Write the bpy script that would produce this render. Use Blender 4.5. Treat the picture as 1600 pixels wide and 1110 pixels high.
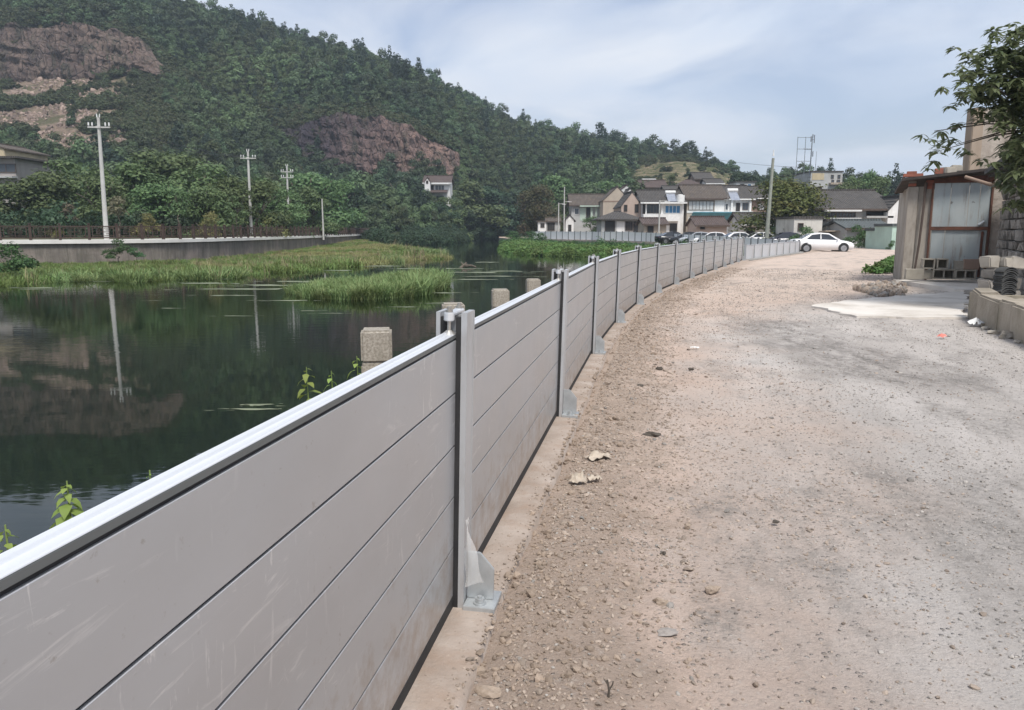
import bpy, bmesh, math, random
import numpy as np
from mathutils import Vector, Matrix
from math import radians as R, sin, cos, pi, atan2, sqrt
random.seed(7); RNG = np.random.RandomState(11)
SC = bpy.context.scene
for o in list(bpy.data.objects): bpy.data.objects.remove(o, do_unlink=True)
COL = SC.collection
# ------------------------------------------------------------------ camera
EYE = 1.5; F = 1200.0; PITCH = math.atan(194.5 / F)
cd = bpy.data.cameras.new('camera'); cam = bpy.data.objects.new('camera', cd); COL.objects.link(cam)
cam.location = (0, 0, EYE); cam.rotation_euler = (pi/2 - PITCH, 0, 0)
cd.sensor_width = 36; cd.sensor_fit = 'HORIZONTAL'; cd.lens = 36 * F / 1600
cd.clip_start = .05; cd.clip_end = 6000
SC.camera = cam
# ------------------------------------------------------------------ world, sun, exposure
SUN_EL, SUN_AZ = R(58), R(163)          # azimuth clockwise from +Y: behind the camera on the right
w = bpy.data.worlds.new('World'); SC.world = w; w.use_nodes = True
nt = w.node_tree; nt.nodes.clear(); N = nt.nodes.new; Lk = nt.links.new
out = N('ShaderNodeOutputWorld'); bg = N('ShaderNodeBackground'); bg.inputs['Strength'].default_value = .091
sky = N('ShaderNodeTexSky'); sky.sky_type = 'NISHITA'; sky.sun_disc = False
sky.sun_elevation = SUN_EL; sky.sun_rotation = SUN_AZ; sky.air_density = 1.0; sky.dust_density = 1.5; sky.ozone_density = 1.5
tc = N('ShaderNodeTexCoord'); sep = N('ShaderNodeSeparateXYZ'); Lk(tc.outputs['Generated'], sep.inputs[0])
# clouds lie on a high plane: direction / height
zz = N('ShaderNodeMath'); zz.operation = 'MAXIMUM'; zz.inputs[1].default_value = .0; Lk(sep.outputs['Z'], zz.inputs[0])
za = N('ShaderNodeMath'); za.operation = 'ADD'; za.inputs[1].default_value = .22; Lk(zz.outputs[0], za.inputs[0])
dv = N('ShaderNodeVectorMath'); dv.operation = 'DIVIDE'; Lk(tc.outputs['Generated'], dv.inputs[0])
cb = N('ShaderNodeCombineXYZ'); Lk(za.outputs[0], cb.inputs[0]); Lk(za.outputs[0], cb.inputs[1]); cb.inputs[2].default_value = 1
Lk(cb.outputs[0], dv.inputs[1])
n1 = N('ShaderNodeTexNoise'); n1.inputs['Scale'].default_value = 1.5; n1.inputs['Detail'].default_value = 7; n1.inputs['Roughness'].default_value = .52; n1.inputs['Distortion'].default_value = .5
mp = N('ShaderNodeMapping'); mp.inputs['Location'].default_value = (3.3, 1.25, 0); Lk(dv.outputs[0], mp.inputs[0]); Lk(mp.outputs[0], n1.inputs['Vector'])
rp = N('ShaderNodeValToRGB'); rp.color_ramp.elements[0].position = .36; rp.color_ramp.elements[1].position = .60
rp.color_ramp.elements[0].color = (.28,)*3 + (1,); rp.color_ramp.elements[1].color = (1,)*3 + (1,)
Lk(n1.outputs[0], rp.inputs[0])
n2 = N('ShaderNodeTexNoise'); n2.inputs['Scale'].default_value = 1.9; n2.inputs['Detail'].default_value = 5; Lk(mp.outputs[0], n2.inputs['Vector'])
cr = N('ShaderNodeValToRGB'); cr.color_ramp.elements[0].position = .34; cr.color_ramp.elements[1].position = .66
cr.color_ramp.elements[0].color = (5.9, 6.6, 7.8, 1); cr.color_ramp.elements[1].color = (7.2, 7.5, 8.1, 1); Lk(n2.outputs[0], cr.inputs[0])
skm = N('ShaderNodeVectorMath'); skm.operation = 'MULTIPLY'; skm.inputs[1].default_value = (1.22, 1.12, 1.16); Lk(sky.outputs[0], skm.inputs[0])
mx = N('ShaderNodeMix'); mx.data_type = 'RGBA'; Lk(rp.outputs[0], mx.inputs[0]); Lk(skm.outputs[0], mx.inputs[6]); Lk(cr.outputs[0], mx.inputs[7])
Lk(mx.outputs[2], bg.inputs['Color']); Lk(bg.outputs[0], out.inputs[0])
sl = bpy.data.lights.new('sun', 'SUN'); sl.energy = 3.0; sl.angle = R(15); sl.color = (1, .96, .9)
so = bpy.data.objects.new('sun', sl); COL.objects.link(so); so.location = (20, -30, 60)
sd = Vector((sin(SUN_AZ) * cos(SUN_EL), cos(SUN_AZ) * cos(SUN_EL), sin(SUN_EL)))
so.rotation_euler = sd.to_track_quat('Z', 'Y').to_euler()
vs = SC.view_settings; SC.display_settings.display_device = 'sRGB'; vs.view_transform = 'Standard'; vs.look = 'None'; vs.gamma = 1; vs.use_curve_mapping = False; vs.exposure = 0.48
SC.cycles.max_bounces = 6; SC.cycles.transparent_max_bounces = 8; SC.cycles.diffuse_bounces = 3; SC.cycles.glossy_bounces = 3
SC.cycles.use_denoising = True
# ------------------------------------------------------------------ photograph-to-place helpers (measuring only)
SP, CP = sin(PITCH), cos(PITCH)
def ray(x, y):
    u, v = (x - 800) / F, (y - 555) / F
    return u, CP - v * SP, -SP - v * CP
def P(x, y, z=0.0):
    u, d, h = ray(x, y); s = (z - EYE) / h
    return Vector((u * s, d * s, z))
def D(x, y, Y):
    u, d, h = ray(x, y); s = Y / d
    return Vector((u * s, Y, EYE + h * s))
# ------------------------------------------------------------------ numpy value noise
def _h(i, j, s):
    n = (i * 374761393 + j * 668265263 + s * 1442695041) & 0xffffffff
    n = ((n ^ (n >> 13)) * 1274126177) & 0xffffffff
    return ((n ^ (n >> 16)) & 0xffff) / 65535.0
def vn(x, y, s=0):
    x = np.asarray(x, float); y = np.asarray(y, float)
    i = np.floor(x).astype(np.int64); j = np.floor(y).astype(np.int64); f = x - i; g = y - j
    f = f * f * (3 - 2 * f); g = g * g * (3 - 2 * g)
    return (_h(i, j, s) * (1 - f) + _h(i + 1, j, s) * f) * (1 - g) + (_h(i, j + 1, s) * (1 - f) + _h(i + 1, j + 1, s) * f) * g
def fbm(x, y, o=4, s=0):
    x = np.asarray(x, float); y = np.asarray(y, float); t = 0; a = .5
    for k in range(o): t = t + a * (vn(x, y, s + k) - .5) * 2; a *= .5; x = x * 2.03 + 7.1; y = y * 2.03 + 3.7
    return t
# ------------------------------------------------------------------ materials
def new_mat(name):
    m = bpy.data.materials.new(name); m.use_nodes = True; nt = m.node_tree; nt.nodes.clear()
    o = nt.nodes.new('ShaderNodeOutputMaterial'); b = nt.nodes.new('ShaderNodeBsdfPrincipled'); nt.links.new(b.outputs[0], o.inputs[0])
    return m, nt, b
def node(nt, t, **k):
    n = nt.nodes.new(t)
    for a, v in k.items(): setattr(n, a, v)
    return n
def noise(nt, vec, scale, detail=5, rough=.55, dist=0):
    n = node(nt, 'ShaderNodeTexNoise'); n.inputs['Scale'].default_value = scale; n.inputs['Detail'].default_value = detail
    n.inputs['Roughness'].default_value = rough; n.inputs['Distortion'].default_value = dist
    if vec is not None: nt.links.new(vec, n.inputs['Vector'])
    return n.outputs[0]
def ramp(nt, val, a, b, ca=(0, 0, 0), cb=(1, 1, 1)):
    r = node(nt, 'ShaderNodeValToRGB'); e = r.color_ramp.elements
    e[0].position = a; e[1].position = b; e[0].color = tuple(ca) + (1,); e[1].color = tuple(cb) + (1,)
    nt.links.new(val, r.inputs[0]); return r.outputs[0]
def mixc(nt, fac, a, b, mode='MIX'):
    m = node(nt, 'ShaderNodeMix', data_type='RGBA', blend_type=mode)
    for s, v in ((0, fac), (6, a), (7, b)):
        if isinstance(v, (int, float)): m.inputs[s].default_value = v
        elif isinstance(v, tuple): m.inputs[s].default_value = v + (1,)
        else: nt.links.new(v, m.inputs[s])
    return m.outputs[2]
def math_(nt, op, a, b=0.0):
    m = node(nt, 'ShaderNodeMath', operation=op)
    for s, v in ((0, a), (1, b)):
        if isinstance(v, (int, float)): m.inputs[s].default_value = v
        else: nt.links.new(v, m.inputs[s])
    return m.outputs[0]
def mapv(nt, vec, scale=(1, 1, 1), rot=(0, 0, 0)):
    m = node(nt, 'ShaderNodeMapping'); m.inputs['Scale'].default_value = scale; m.inputs['Rotation'].default_value = rot
    nt.links.new(vec, m.inputs[0]); return m.outputs[0]
def bump(nt, b, hgt, strength=.5, dist=.02):
    n = node(nt, 'ShaderNodeBump'); n.inputs['Strength'].default_value = strength; n.inputs['Distance'].default_value = dist
    nt.links.new(hgt, n.inputs['Height']); nt.links.new(n.outputs[0], b.inputs['Normal'])
MATS = {}
def mat(name, c1, c2=None, scale=4, rough=.8, metal=0, bmp=0, bscale=30, bdist=.01, stretch=(1, 1, 1), lo=.35, hi=.65, rnd=0, island=0, spec=.4, world=False, dirt=None, dscale=1.3):
    if name in MATS: return MATS[name]
    m, nt, b = new_mat(name)
    tcn = node(nt, 'ShaderNodeNewGeometry') if world else node(nt, 'ShaderNodeTexCoord')
    v = tcn.outputs['Position'] if world else tcn.outputs['Object']
    vv = mapv(nt, v, stretch)
    if c2 is None: c2 = tuple(c * .8 for c in c1)
    col = mixc(nt, ramp(nt, noise(nt, vv, scale, 6), lo, hi), c1, c2)
    if dirt: col = mixc(nt, ramp(nt, noise(nt, mapv(nt, v, (1, 1, .35)), dscale, 8, .65), .48, .68, (0,) * 3, (.8,) * 3), col, dirt)
    if rnd or island:
        if island: s = node(nt, 'ShaderNodeNewGeometry').outputs['Random Per Island']; amp = island
        else: s = node(nt, 'ShaderNodeObjectInfo').outputs['Random']; amp = rnd
        hs = node(nt, 'ShaderNodeHueSaturation'); nt.links.new(col, hs.inputs['Color'])
        nt.links.new(math_(nt, 'ADD', math_(nt, 'MULTIPLY', s, 2 * amp), 1 - amp), hs.inputs['Value'])
        col = hs.outputs[0]
    nt.links.new(col, b.inputs['Base Color']); b.inputs['Roughness'].default_value = rough; b.inputs['Metallic'].default_value = metal
    b.inputs['Specular IOR Level'].default_value = spec
    if bmp: bump(nt, b, noise(nt, vv, bscale, 6, .65), bmp, bdist)
    MATS[name] = m; return m
def leaf_mat(name, dark, light, yellow=None, objrnd=.25, scale=.5, trans=.25, rough=.6, wn=0, wcol=None):
    if name in MATS: return MATS[name]
    m, nt, b = new_mat(name)
    g = node(nt, 'ShaderNodeNewGeometry'); oi = node(nt, 'ShaderNodeObjectInfo'); tcn = node(nt, 'ShaderNodeTexCoord')
    col = mixc(nt, g.outputs['Random Per Island'], dark, light)
    big = ramp(nt, noise(nt, tcn.outputs['Object'], scale, 3), .38, .66)
    col = mixc(nt, math_(nt, 'MULTIPLY', big, .55), col, light)
    if yellow: col = mixc(nt, math_(nt, 'MULTIPLY', ramp(nt, noise(nt, tcn.outputs['Object'], scale * 1.7 + .2, 4), .5, .68), .7), col, yellow)
    if wn: col = mixc(nt, ramp(nt, noise(nt, g.outputs['Position'], wn, 5, .6), .40, .62, (0,) * 3, (.85,) * 3), col, wcol)
    hs = node(nt, 'ShaderNodeHueSaturation'); nt.links.new(col, hs.inputs['Color'])
    nt.links.new(math_(nt, 'ADD', math_(nt, 'MULTIPLY', oi.outputs['Random'], 2 * objrnd), 1 - objrnd), hs.inputs['Value'])
    nt.links.new(math_(nt, 'ADD', math_(nt, 'MULTIPLY', oi.outputs['Random'], .05), .475), hs.inputs['Hue'])
    nt.links.new(hs.outputs[0], b.inputs['Base Color']); b.inputs['Roughness'].default_value = rough; b.inputs['Specular IOR Level'].default_value = .3
    tr = node(nt, 'ShaderNodeBsdfTranslucent'); nt.links.new(hs.outputs[0], tr.inputs[0])
    ms = node(nt, 'ShaderNodeMixShader'); ms.inputs[0].default_value = trans
    nt.links.new(b.outputs[0], ms.inputs[1]); nt.links.new(tr.outputs[0], ms.inputs[2])
    nt.links.new(ms.outputs[0], [n for n in nt.nodes if n.type == 'OUTPUT_MATERIAL'][0].inputs[0])
    MATS[name] = m; return m
# ------------------------------------------------------------------ object helpers
def tag(o, label=None, cat=None, group=None, kind=None):
    if label: o['label'] = label
    if cat: o['category'] = cat
    if group: o['group'] = group
    if kind: o['kind'] = kind
    return o
def empty(name, loc=(0, 0, 0), rz=0, label=None, cat=None, group=None):
    o = bpy.data.objects.new(name, None); COL.objects.link(o); o.location = loc; o.rotation_euler = (0, 0, rz); o.empty_display_size = .1
    return tag(o, label, cat, group)
def link(name, me, parent=None, loc=None, rot=None, scale=None):
    o = bpy.data.objects.new(name, me); COL.objects.link(o)
    if parent: o.parent = parent
    if loc is not None: o.location = loc
    if rot is not None: o.rotation_euler = rot
    if scale is not None: o.scale = scale
    return o
def copy_tree(o, parent=None):
    c = o.copy(); COL.objects.link(c); c.parent = parent
    for ch in list(o.children): copy_tree(ch, c)
    return c
def np_mesh(name, verts, faces, m=None, smooth=False):
    me = bpy.data.meshes.new(name); v = np.asarray(verts, np.float32); f = np.asarray(faces, np.int32)
    k = f.shape[1]
    me.vertices.add(len(v)); me.vertices.foreach_set('co', v.ravel())
    me.loops.add(f.size); me.loops.foreach_set('vertex_index', f.ravel())
    me.polygons.add(len(f)); me.polygons.foreach_set('loop_start', np.arange(0, f.size, k, dtype=np.int32)); me.polygons.foreach_set('loop_total', np.full(len(f), k, np.int32))
    if smooth: me.polygons.foreach_set('use_smooth', np.ones(len(f), bool))
    me.update(calc_edges=True)
    if m: me.materials.append(m)
    return me
def grid_faces(nr, nc):
    i = np.arange((nr - 1) * (nc - 1)); r = i // (nc - 1); c = i % (nc - 1); a = r * nc + c
    return np.stack([a, a + 1, a + nc + 1, a + nc], 1)
class MB:
    def __init__(s): s.v = []; s.f = []
    def box(s, a, b, M=None, jit=0):
        x0, y0, z0 = a; x1, y1, z1 = b; k = len(s.v)
        for z in (z0, z1):
            for x, y in ((x0, y0), (x1, y0), (x1, y1), (x0, y1)):
                p = Vector((x + random.uniform(-jit, jit), y + random.uniform(-jit, jit), z + random.uniform(-jit, jit)))
                s.v.append(M @ p if M else p)
        s.f += [tuple(k + i for i in q) for q in ((0, 3, 2, 1), (4, 5, 6, 7), (0, 1, 5, 4), (1, 2, 6, 5), (2, 3, 7, 6), (3, 0, 4, 7))]
        return s
    def tube(s, p0, p1, r0, r1=None, n=8, caps=True):
        p0 = Vector(p0); p1 = Vector(p1); r1 = r0 if r1 is None else r1
        q = (p1 - p0).to_track_quat('Z', 'Y'); k = len(s.v)
        for p, r in ((p0, r0), (p1, r1)):
            for i in range(n): s.v.append(p + q @ Vector((r * cos(2 * pi * i / n), r * sin(2 * pi * i / n), 0)))
        for i in range(n): s.f.append((k + i, k + (i + 1) % n, k + n + (i + 1) % n, k + n + i))
        if caps: s.f.append(tuple(k + i for i in reversed(range(n)))); s.f.append(tuple(k + n + i for i in range(n)))
        return s
    def path(s, pts, r0, r1, n=6):
        m = len(pts) - 1
        for i in range(m): s.tube(pts[i], pts[i + 1], r0 + (r1 - r0) * i / m, r0 + (r1 - r0) * (i + 1) / m, n)
        return s
    def prism(s, prof, a, b, axis='x', M=None):
        """extrude a 2D outline between a and b along an axis"""
        k = len(s.v); n = len(prof)
        for t in (a, b):
            for p, q in prof:
                c = Vector({'x': (t, p, q), 'y': (p, t, q), 'z': (p, q, t)}[axis]); s.v.append(M @ c if M else c)
        for i in range(n): s.f.append((k + i, k + (i + 1) % n, k + n + (i + 1) % n, k + n + i))
        s.f.append(tuple(k + i for i in reversed(range(n)))); s.f.append(tuple(k + n + i for i in range(n)))
        return s
    def quad(s, *ps):
        k = len(s.v); s.v += [Vector(p) for p in ps]; s.f.append(tuple(range(k, k + len(ps)))); return s
    def mesh(s, name, m, bevel=0, smooth=False, seg=2):
        me = bpy.data.meshes.new(name); bm = bmesh.new(); vs_ = [bm.verts.new(p) for p in s.v]
        for f in s.f:
            try: bm.faces.new([vs_[i] for i in f])
            except ValueError: pass
        bmesh.ops.recalc_face_normals(bm, faces=bm.faces[:])
        if bevel: bmesh.ops.bevel(bm, geom=[e for e in bm.edges if len(e.link_faces) == 2 and e.calc_face_angle(0) > .5], offset=bevel, segments=seg, affect='EDGES', clamp_overlap=True)
        if smooth:
            for f in bm.faces: f.smooth = True
        bm.to_mesh(me); bm.free(); me.materials.append(m); return me
    def build(s, name, m, parent=None, bevel=0, smooth=False, seg=2, **k): return link(name, s.mesh(name, m, bevel, smooth, seg), parent, **k)
def poly_sheet(name, pts, z, m, kind='structure'):
    bm = bmesh.new(); f = bm.faces.new([bm.verts.new((p[0], p[1], z)) for p in pts]); f.normal_update()
    if f.normal.z < 0: f.normal_flip()
    bmesh.ops.triangulate(bm, faces=[f]); me = bpy.data.meshes.new(name); bm.to_mesh(me); bm.free(); me.materials.append(m)
    return tag(link(name, me), kind=kind)
def resample(pts, step):
    pts = [Vector(p) for p in pts]; out = [pts[0].copy()]; need = step
    for a, b in zip(pts, pts[1:]):
        L = (b - a).length; t = need
        while t <= L: out.append(a + (b - a) * (t / L)); t += step
        need = t - L
    return out
def scatter(name, pts, rot, scl, vid, sources, m_host=None):
    """one object of countless small pieces: geometry nodes place the source meshes on points"""
    c = bpy.data.collections.new(name + '_pieces')
    for i, me in enumerate(sources):
        o = bpy.data.objects.new('piece_' + 'abcdefghij'[i], me); c.objects.link(o)
    me = bpy.data.meshes.new(name); pts = np.asarray(pts, np.float32); n = len(pts)
    me.vertices.add(n); me.vertices.foreach_set('co', pts.ravel())
    a = me.attributes.new('rot', 'FLOAT_VECTOR', 'POINT'); a.data.foreach_set('vector', np.asarray(rot, np.float32).ravel())
    scl = np.asarray(scl, np.float32)
    if scl.ndim == 1: scl = np.repeat(scl[:, None], 3, 1)
    a = me.attributes.new('scl', 'FLOAT_VECTOR', 'POINT'); a.data.foreach_set('vector', scl.ravel())
    a = me.attributes.new('vid', 'INT', 'POINT'); a.data.foreach_set('value', np.asarray(vid, np.int32))
    ng = bpy.data.node_groups.new(name, 'GeometryNodeTree')
    ng.interface.new_socket('Geometry', in_out='INPUT', socket_type='NodeSocketGeometry'); ng.interface.new_socket('Geometry', in_out='OUTPUT', socket_type='NodeSocketGeometry')
    gi = ng.nodes.new('NodeGroupInput'); go = ng.nodes.new('NodeGroupOutput'); ip = ng.nodes.new('GeometryNodeInstanceOnPoints')
    ci = ng.nodes.new('GeometryNodeCollectionInfo'); ci.inputs['Collection'].default_value = c; ci.inputs['Separate Children'].default_value = True; ci.inputs['Reset Children'].default_value = True
    ip.inputs['Pick Instance'].default_value = True
    def na(nm, t):
        q = ng.nodes.new('GeometryNodeInputNamedAttribute'); q.data_type = t; q.inputs['Name'].default_value = nm
        return [s for s in q.outputs if s.enabled and s.name == 'Attribute'][0]
    l = ng.links.new; l(gi.outputs[0], ip.inputs['Points']); l(ci.outputs[0], ip.inputs['Instance'])
    l(na('vid', 'INT'), ip.inputs['Instance Index']); l(na('scl', 'FLOAT_VECTOR'), ip.inputs['Scale'])
    l(na('rot', 'FLOAT_VECTOR'), ip.inputs['Rotation']); l(ip.outputs[0], go.inputs[0])
    o = link(name, me); md = o.modifiers.new('scatter', 'NODES'); md.node_group = ng
    return tag(o, kind='stuff')
# ================================================================== SETTING
FP = [(-2.39, -9.7), (-1.84, -6.55), (-1.29, -3.4), (-.74, -.255), (-.188, 2.89), (.40, 6.03), (1.0, 9.2), (1.70, 12.33), (2.53, 15.42), (3.47, 18.4), (4.5, 21.25), (5.57, 24.0), (6.6, 26.6),
      (7.65, 29.2), (8.68, 31.7), (9.65, 34.1), (10.6, 36.4), (11.5, 38.6), (13.0, 41.25), (14.5, 43.9), (16.0, 46.5), (17.5, 49.1), (19.0, 51.7)]
FP = [(x - .055, y) for x, y in FP]
FPv = [Vector((x, y, 0)) for x, y in FP]
WP = [(19.9, 53.6), (20.6, 62), (20.8, 75), (19.6, 90), (17.5, 105), (14, 116), (10.4, 125), (5.6, 135), (2.6, 139.5)]
def offset(pts, d):
    o = []
    for i, p in enumerate(pts):
        a = pts[max(i - 1, 0)]; b = pts[min(i + 1, len(pts) - 1)]; t = (b - a).normalized(); o.append(p + Vector((t.y, -t.x, 0)) * d)
    return o
# dense centreline
_cl = resample([Vector((-5.3, -24.4, 0))] + FPv + [Vector((24, 61, 0)), Vector((31, 73, 0))], .25)
CLX = np.array([p.x for p in _cl]); CLY = np.array([p.y for p in _cl])
for _ in range(30):
    CLX[1:-1] = (CLX[:-2] + 2 * CLX[1:-1] + CLX[2:]) / 4; CLY[1:-1] = (CLY[:-2] + 2 * CLY[1:-1] + CLY[2:]) / 4
CLS = np.concatenate([[0], np.cumsum(np.hypot(np.diff(CLX), np.diff(CLY)))])
S0 = float(np.interp(0, CLY, CLS))      # arc length beside the camera
def sd_xy(s, d):
    x = np.interp(s, CLS, CLX); y = np.interp(s, CLS, CLY)
    tx = np.interp(s + .4, CLS, CLX) - np.interp(s - .4, CLS, CLX); ty = np.interp(s + .4, CLS, CLY) - np.interp(s - .4, CLS, CLY); l = np.hypot(tx, ty)
    return x + ty / l * d, y - tx / l * d
def road_h(x, y, d):
    z = .025 * fbm(x * .45, y * .45, 3, 3) + .012 * fbm(x * 2.1, y * 2.1, 3, 9)
    loose = np.clip(1.5 - d, 0, 1) * .9 + .25
    z = z + loose * (.016 * fbm(x * 7, y * 7, 3, 21) + .010 * np.abs(fbm(x * 17, y * 17, 2, 5)))
    z = z - .022 + .040 * np.exp(-((d - .50) / .32) ** 2) * (.3 + .9 * vn(x * .8, y * .8, 4)) + .026 * np.clip(1 - np.abs(d - .2) / .25, 0, 1) * (vn(x * 1.9, y * 1.9, 8) - .35)
    return z
# dirt material (road)
m, nt, b = new_mat('dirt_road')
g = node(nt, 'ShaderNodeNewGeometry'); pos = g.outputs['Position']; uv = node(nt, 'ShaderNodeUVMap'); uv.uv_map = 'sd'
su = node(nt, 'ShaderNodeSeparateXYZ'); nt.links.new(uv.outputs[0], su.inputs[0])
streak = noise(nt, mapv(nt, uv.outputs[0], (.28, 1.5, 1)), 1.0, 5, .6)
nb = noise(nt, pos, .55, 6, .6)
farf = node(nt, 'ShaderNodeMapRange'); farf.inputs[1].default_value = S0 + 13; farf.inputs[2].default_value = S0 + 26; nt.links.new(su.outputs['X'], farf.inputs[0])
tanf = math_(nt, 'ADD', math_(nt, 'ADD', math_(nt, 'MULTIPLY', su.outputs['Y'], -.55), 1.40), math_(nt, 'MULTIPLY', farf.outputs[0], 3.0))
tanf = math_(nt, 'ADD', tanf, math_(nt, 'MULTIPLY', math_(nt, 'SUBTRACT', nb, .5), 2.2))
tanf = ramp(nt, tanf, .1, .95)
tan = mixc(nt, ramp(nt, noise(nt, pos, 1.3, 7, .65), .35, .68), (.58, .46, .385), (.49, .375, .305))
grey = mixc(nt, ramp(nt, streak, .36, .64), (.54, .50, .465), (.42, .385, .355))
col = mixc(nt, tanf, grey, tan)
pale = ramp(nt, noise(nt, mapv(nt, uv.outputs[0], (.4, .9, 1)), 1.3, 6, .6), .57, .7); col = mixc(nt, math_(nt, 'MULTIPLY', pale, .55), col, (.53, .49, .45))
col = mixc(nt, math_(nt, 'MULTIPLY', farf.outputs[0], .5), col, (.55, .465, .395))
# loose brown soil along the footing
brown = ramp(nt, math_(nt, 'ADD', math_(nt, 'MULTIPLY', su.outputs['Y'], -1.0), math_(nt, 'MULTIPLY', noise(nt, pos, 2.3, 6, .65), 1.9)), -.25, .35)
col = mixc(nt, math_(nt, 'MULTIPLY', brown, .8), col, (.36, .285, .23))
# dark gravelly wheel track, a stain that runs along the middle of the road
sp = node(nt, 'ShaderNodeSeparateXYZ'); nt.links.new(pos, sp.inputs[0])
wob = math_(nt, 'MULTIPLY', math_(nt, 'SUBTRACT', noise(nt, pos, .9, 5), .5), 2.2)
dx = math_(nt, 'ABSOLUTE', math_(nt, 'ADD', math_(nt, 'SUBTRACT', sp.outputs['X'], 4.15), wob))
dy = math_(nt, 'MAXIMUM', math_(nt, 'SUBTRACT', math_(nt, 'ABSOLUTE', math_(nt, 'SUBTRACT', sp.outputs['Y'], 10.3)), 2.4), 0.0)
dist = math_(nt, 'ADD', dx, math_(nt, 'MULTIPLY', dy, .7))
tr = ramp(nt, dist, .3, 1.25, (1,) * 3, (0,) * 3)
tr = math_(nt, 'MULTIPLY', math_(nt, 'MULTIPLY', tr, ramp(nt, noise(nt, mapv(nt, pos, (3, 1, 1)), 1.6, 6, .7), .32, .62)), ramp(nt, noise(nt, pos, 13, 6, .75), .30, .54))
col = mixc(nt, math_(nt, 'MULTIPLY', tr, .85), col, (.135, .125, .115))
# dark damp grit patches near the camera
gp = math_(nt, 'MULTIPLY', ramp(nt, noise(nt, mapv(nt, uv.outputs[0], (.55, 1.2, 1)), .9, 7, .7), .50, .64), ramp(nt, su.outputs['Y'], 0.9, 2.0))
brk = ramp(nt, noise(nt, pos, 17, 6, .75), .36, .58); gp = math_(nt, 'MULTIPLY', gp, brk)
col = mixc(nt, math_(nt, 'MULTIPLY', gp, .85), col, (.21, .195, .178))
vo_ = node(nt, 'ShaderNodeTexVoronoi'); vo_.inputs['Scale'].default_value = 42; vo_.inputs['Randomness'].default_value = 1; nt.links.new(pos, vo_.inputs['Vector'])
vsep = node(nt, 'ShaderNodeSeparateColor'); nt.links.new(vo_.outputs['Color'], vsep.inputs[0])
grit = math_(nt, 'MULTIPLY', ramp(nt, vsep.outputs[0], .72, .80), ramp(nt, vo_.outputs['Distance'], .28, .42, (1,) * 3, (0,) * 3))
grit = math_(nt, 'MULTIPLY', grit, ramp(nt, noise(nt, pos, 1.6, 5, .65), .36, .58))
col = mixc(nt, math_(nt, 'MULTIPLY', grit, .7), col, mixc(nt, vsep.outputs[1], (.17, .15, .13), (.55, .51, .46)))
gr = noise(nt, pos, 55, 5, .75); col = mixc(nt, math_(nt, 'MULTIPLY', ramp(nt, gr, .52, .72), .45), col, (.25, .21, .18))
gr2 = noise(nt, pos, 24, 4, .7); col = mixc(nt, math_(nt, 'MULTIPLY', ramp(nt, gr2, .57, .72), .5), col, (.55, .50, .45))
nt.links.new(col, b.inputs['Base Color']); b.inputs['Roughness'].default_value = .95; b.inputs['Specular IOR Level'].default_value = .15
bump(nt, b, math_(nt, 'ADD', noise(nt, pos, 45, 7, .75), math_(nt, 'MULTIPLY', grit, .7)), 1.0, .022)
M_ROAD = m
M_DIRT = mat('dry_dirt', (.43, .345, .275), (.33, .265, .21), .25, .95, bmp=.4, bscale=8, world=True, spec=.1)
# road strip: rows along the wall, columns away from it
ss = [S0 - 2.0]
while ss[-1] < CLS[-1] - .6: ss.append(ss[-1] + min(.022 + .0085 * max(0, ss[-1] - S0 - 2.0) , .5))
ds = [.18]
while ds[-1] < 17: ds.append(ds[-1] + .024 + .009 * max(0, ds[-1] - .8))
ss = np.array(ss); ds = np.array(ds); SG, DG = np.meshgrid(ss, ds, indexing='ij')
RX, RY = sd_xy(SG.ravel(), DG.ravel()); DGr = DG.ravel()
RZ = road_h(RX, RY, DGr)
edge = np.clip((DGr - 14.5) / 2.5, 0, 1); edge = np.maximum(edge, np.clip((SG.ravel() - ss[-1] + 4) / 4, 0, 1)); RZ = RZ * (1 - edge) + edge * (-.09)
me = np_mesh('dirt_road', np.stack([RX, RY, RZ], 1), grid_faces(len(ss), len(ds))[:, ::-1], M_ROAD, True)
uvl = me.uv_layers.new(name='sd'); li = np.empty(len(me.loops), np.int32); me.loops.foreach_get('vertex_index', li)
uvl.data.foreach_set('uv', np.stack([SG.ravel()[li], DGr[li]], 1).astype(np.float32).ravel())
tag(link('dirt_road', me), kind='structure')
# land on the right bank (village side), everything behind the wall
edge_r = [(p.x, p.y) for p in offset(FPv, -1.55)]
wpv = [Vector((x, y, 0)) for x, y in WP]; edge_w = [(p.x, p.y) for p in offset(wpv, -.7)]
land = [(-7.6, -40)] + edge_r + edge_w[1:] + [(0, 150), (-3, 178), (-4, 240), (600, 420), (900, 100), (900, -40)]
poly_sheet('village_ground', land, -.10, M_DIRT)
M_BANKWALL = mat('bank_masonry', (.30, .28, .255), (.20, .185, .165), 2.2, .9, bmp=.6, bscale=9, bdist=.04, dirt=(.12, .12, .085))
mb = MB(); rp_ = [Vector((x, y, 0)) for x, y in [(-7.6, -40)] + edge_r + edge_w[1:] + [(0, 150), (-3, 178), (-4, 240)]]
for a, b_ in zip(rp_, rp_[1:]): mb.quad((a.x, a.y, -.1), (b_.x, b_.y, -.1), (b_.x, b_.y, -2.6), (a.x, a.y, -2.6))
tag(mb.build('river_bank_wall', M_BANKWALL), kind='structure')
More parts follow.
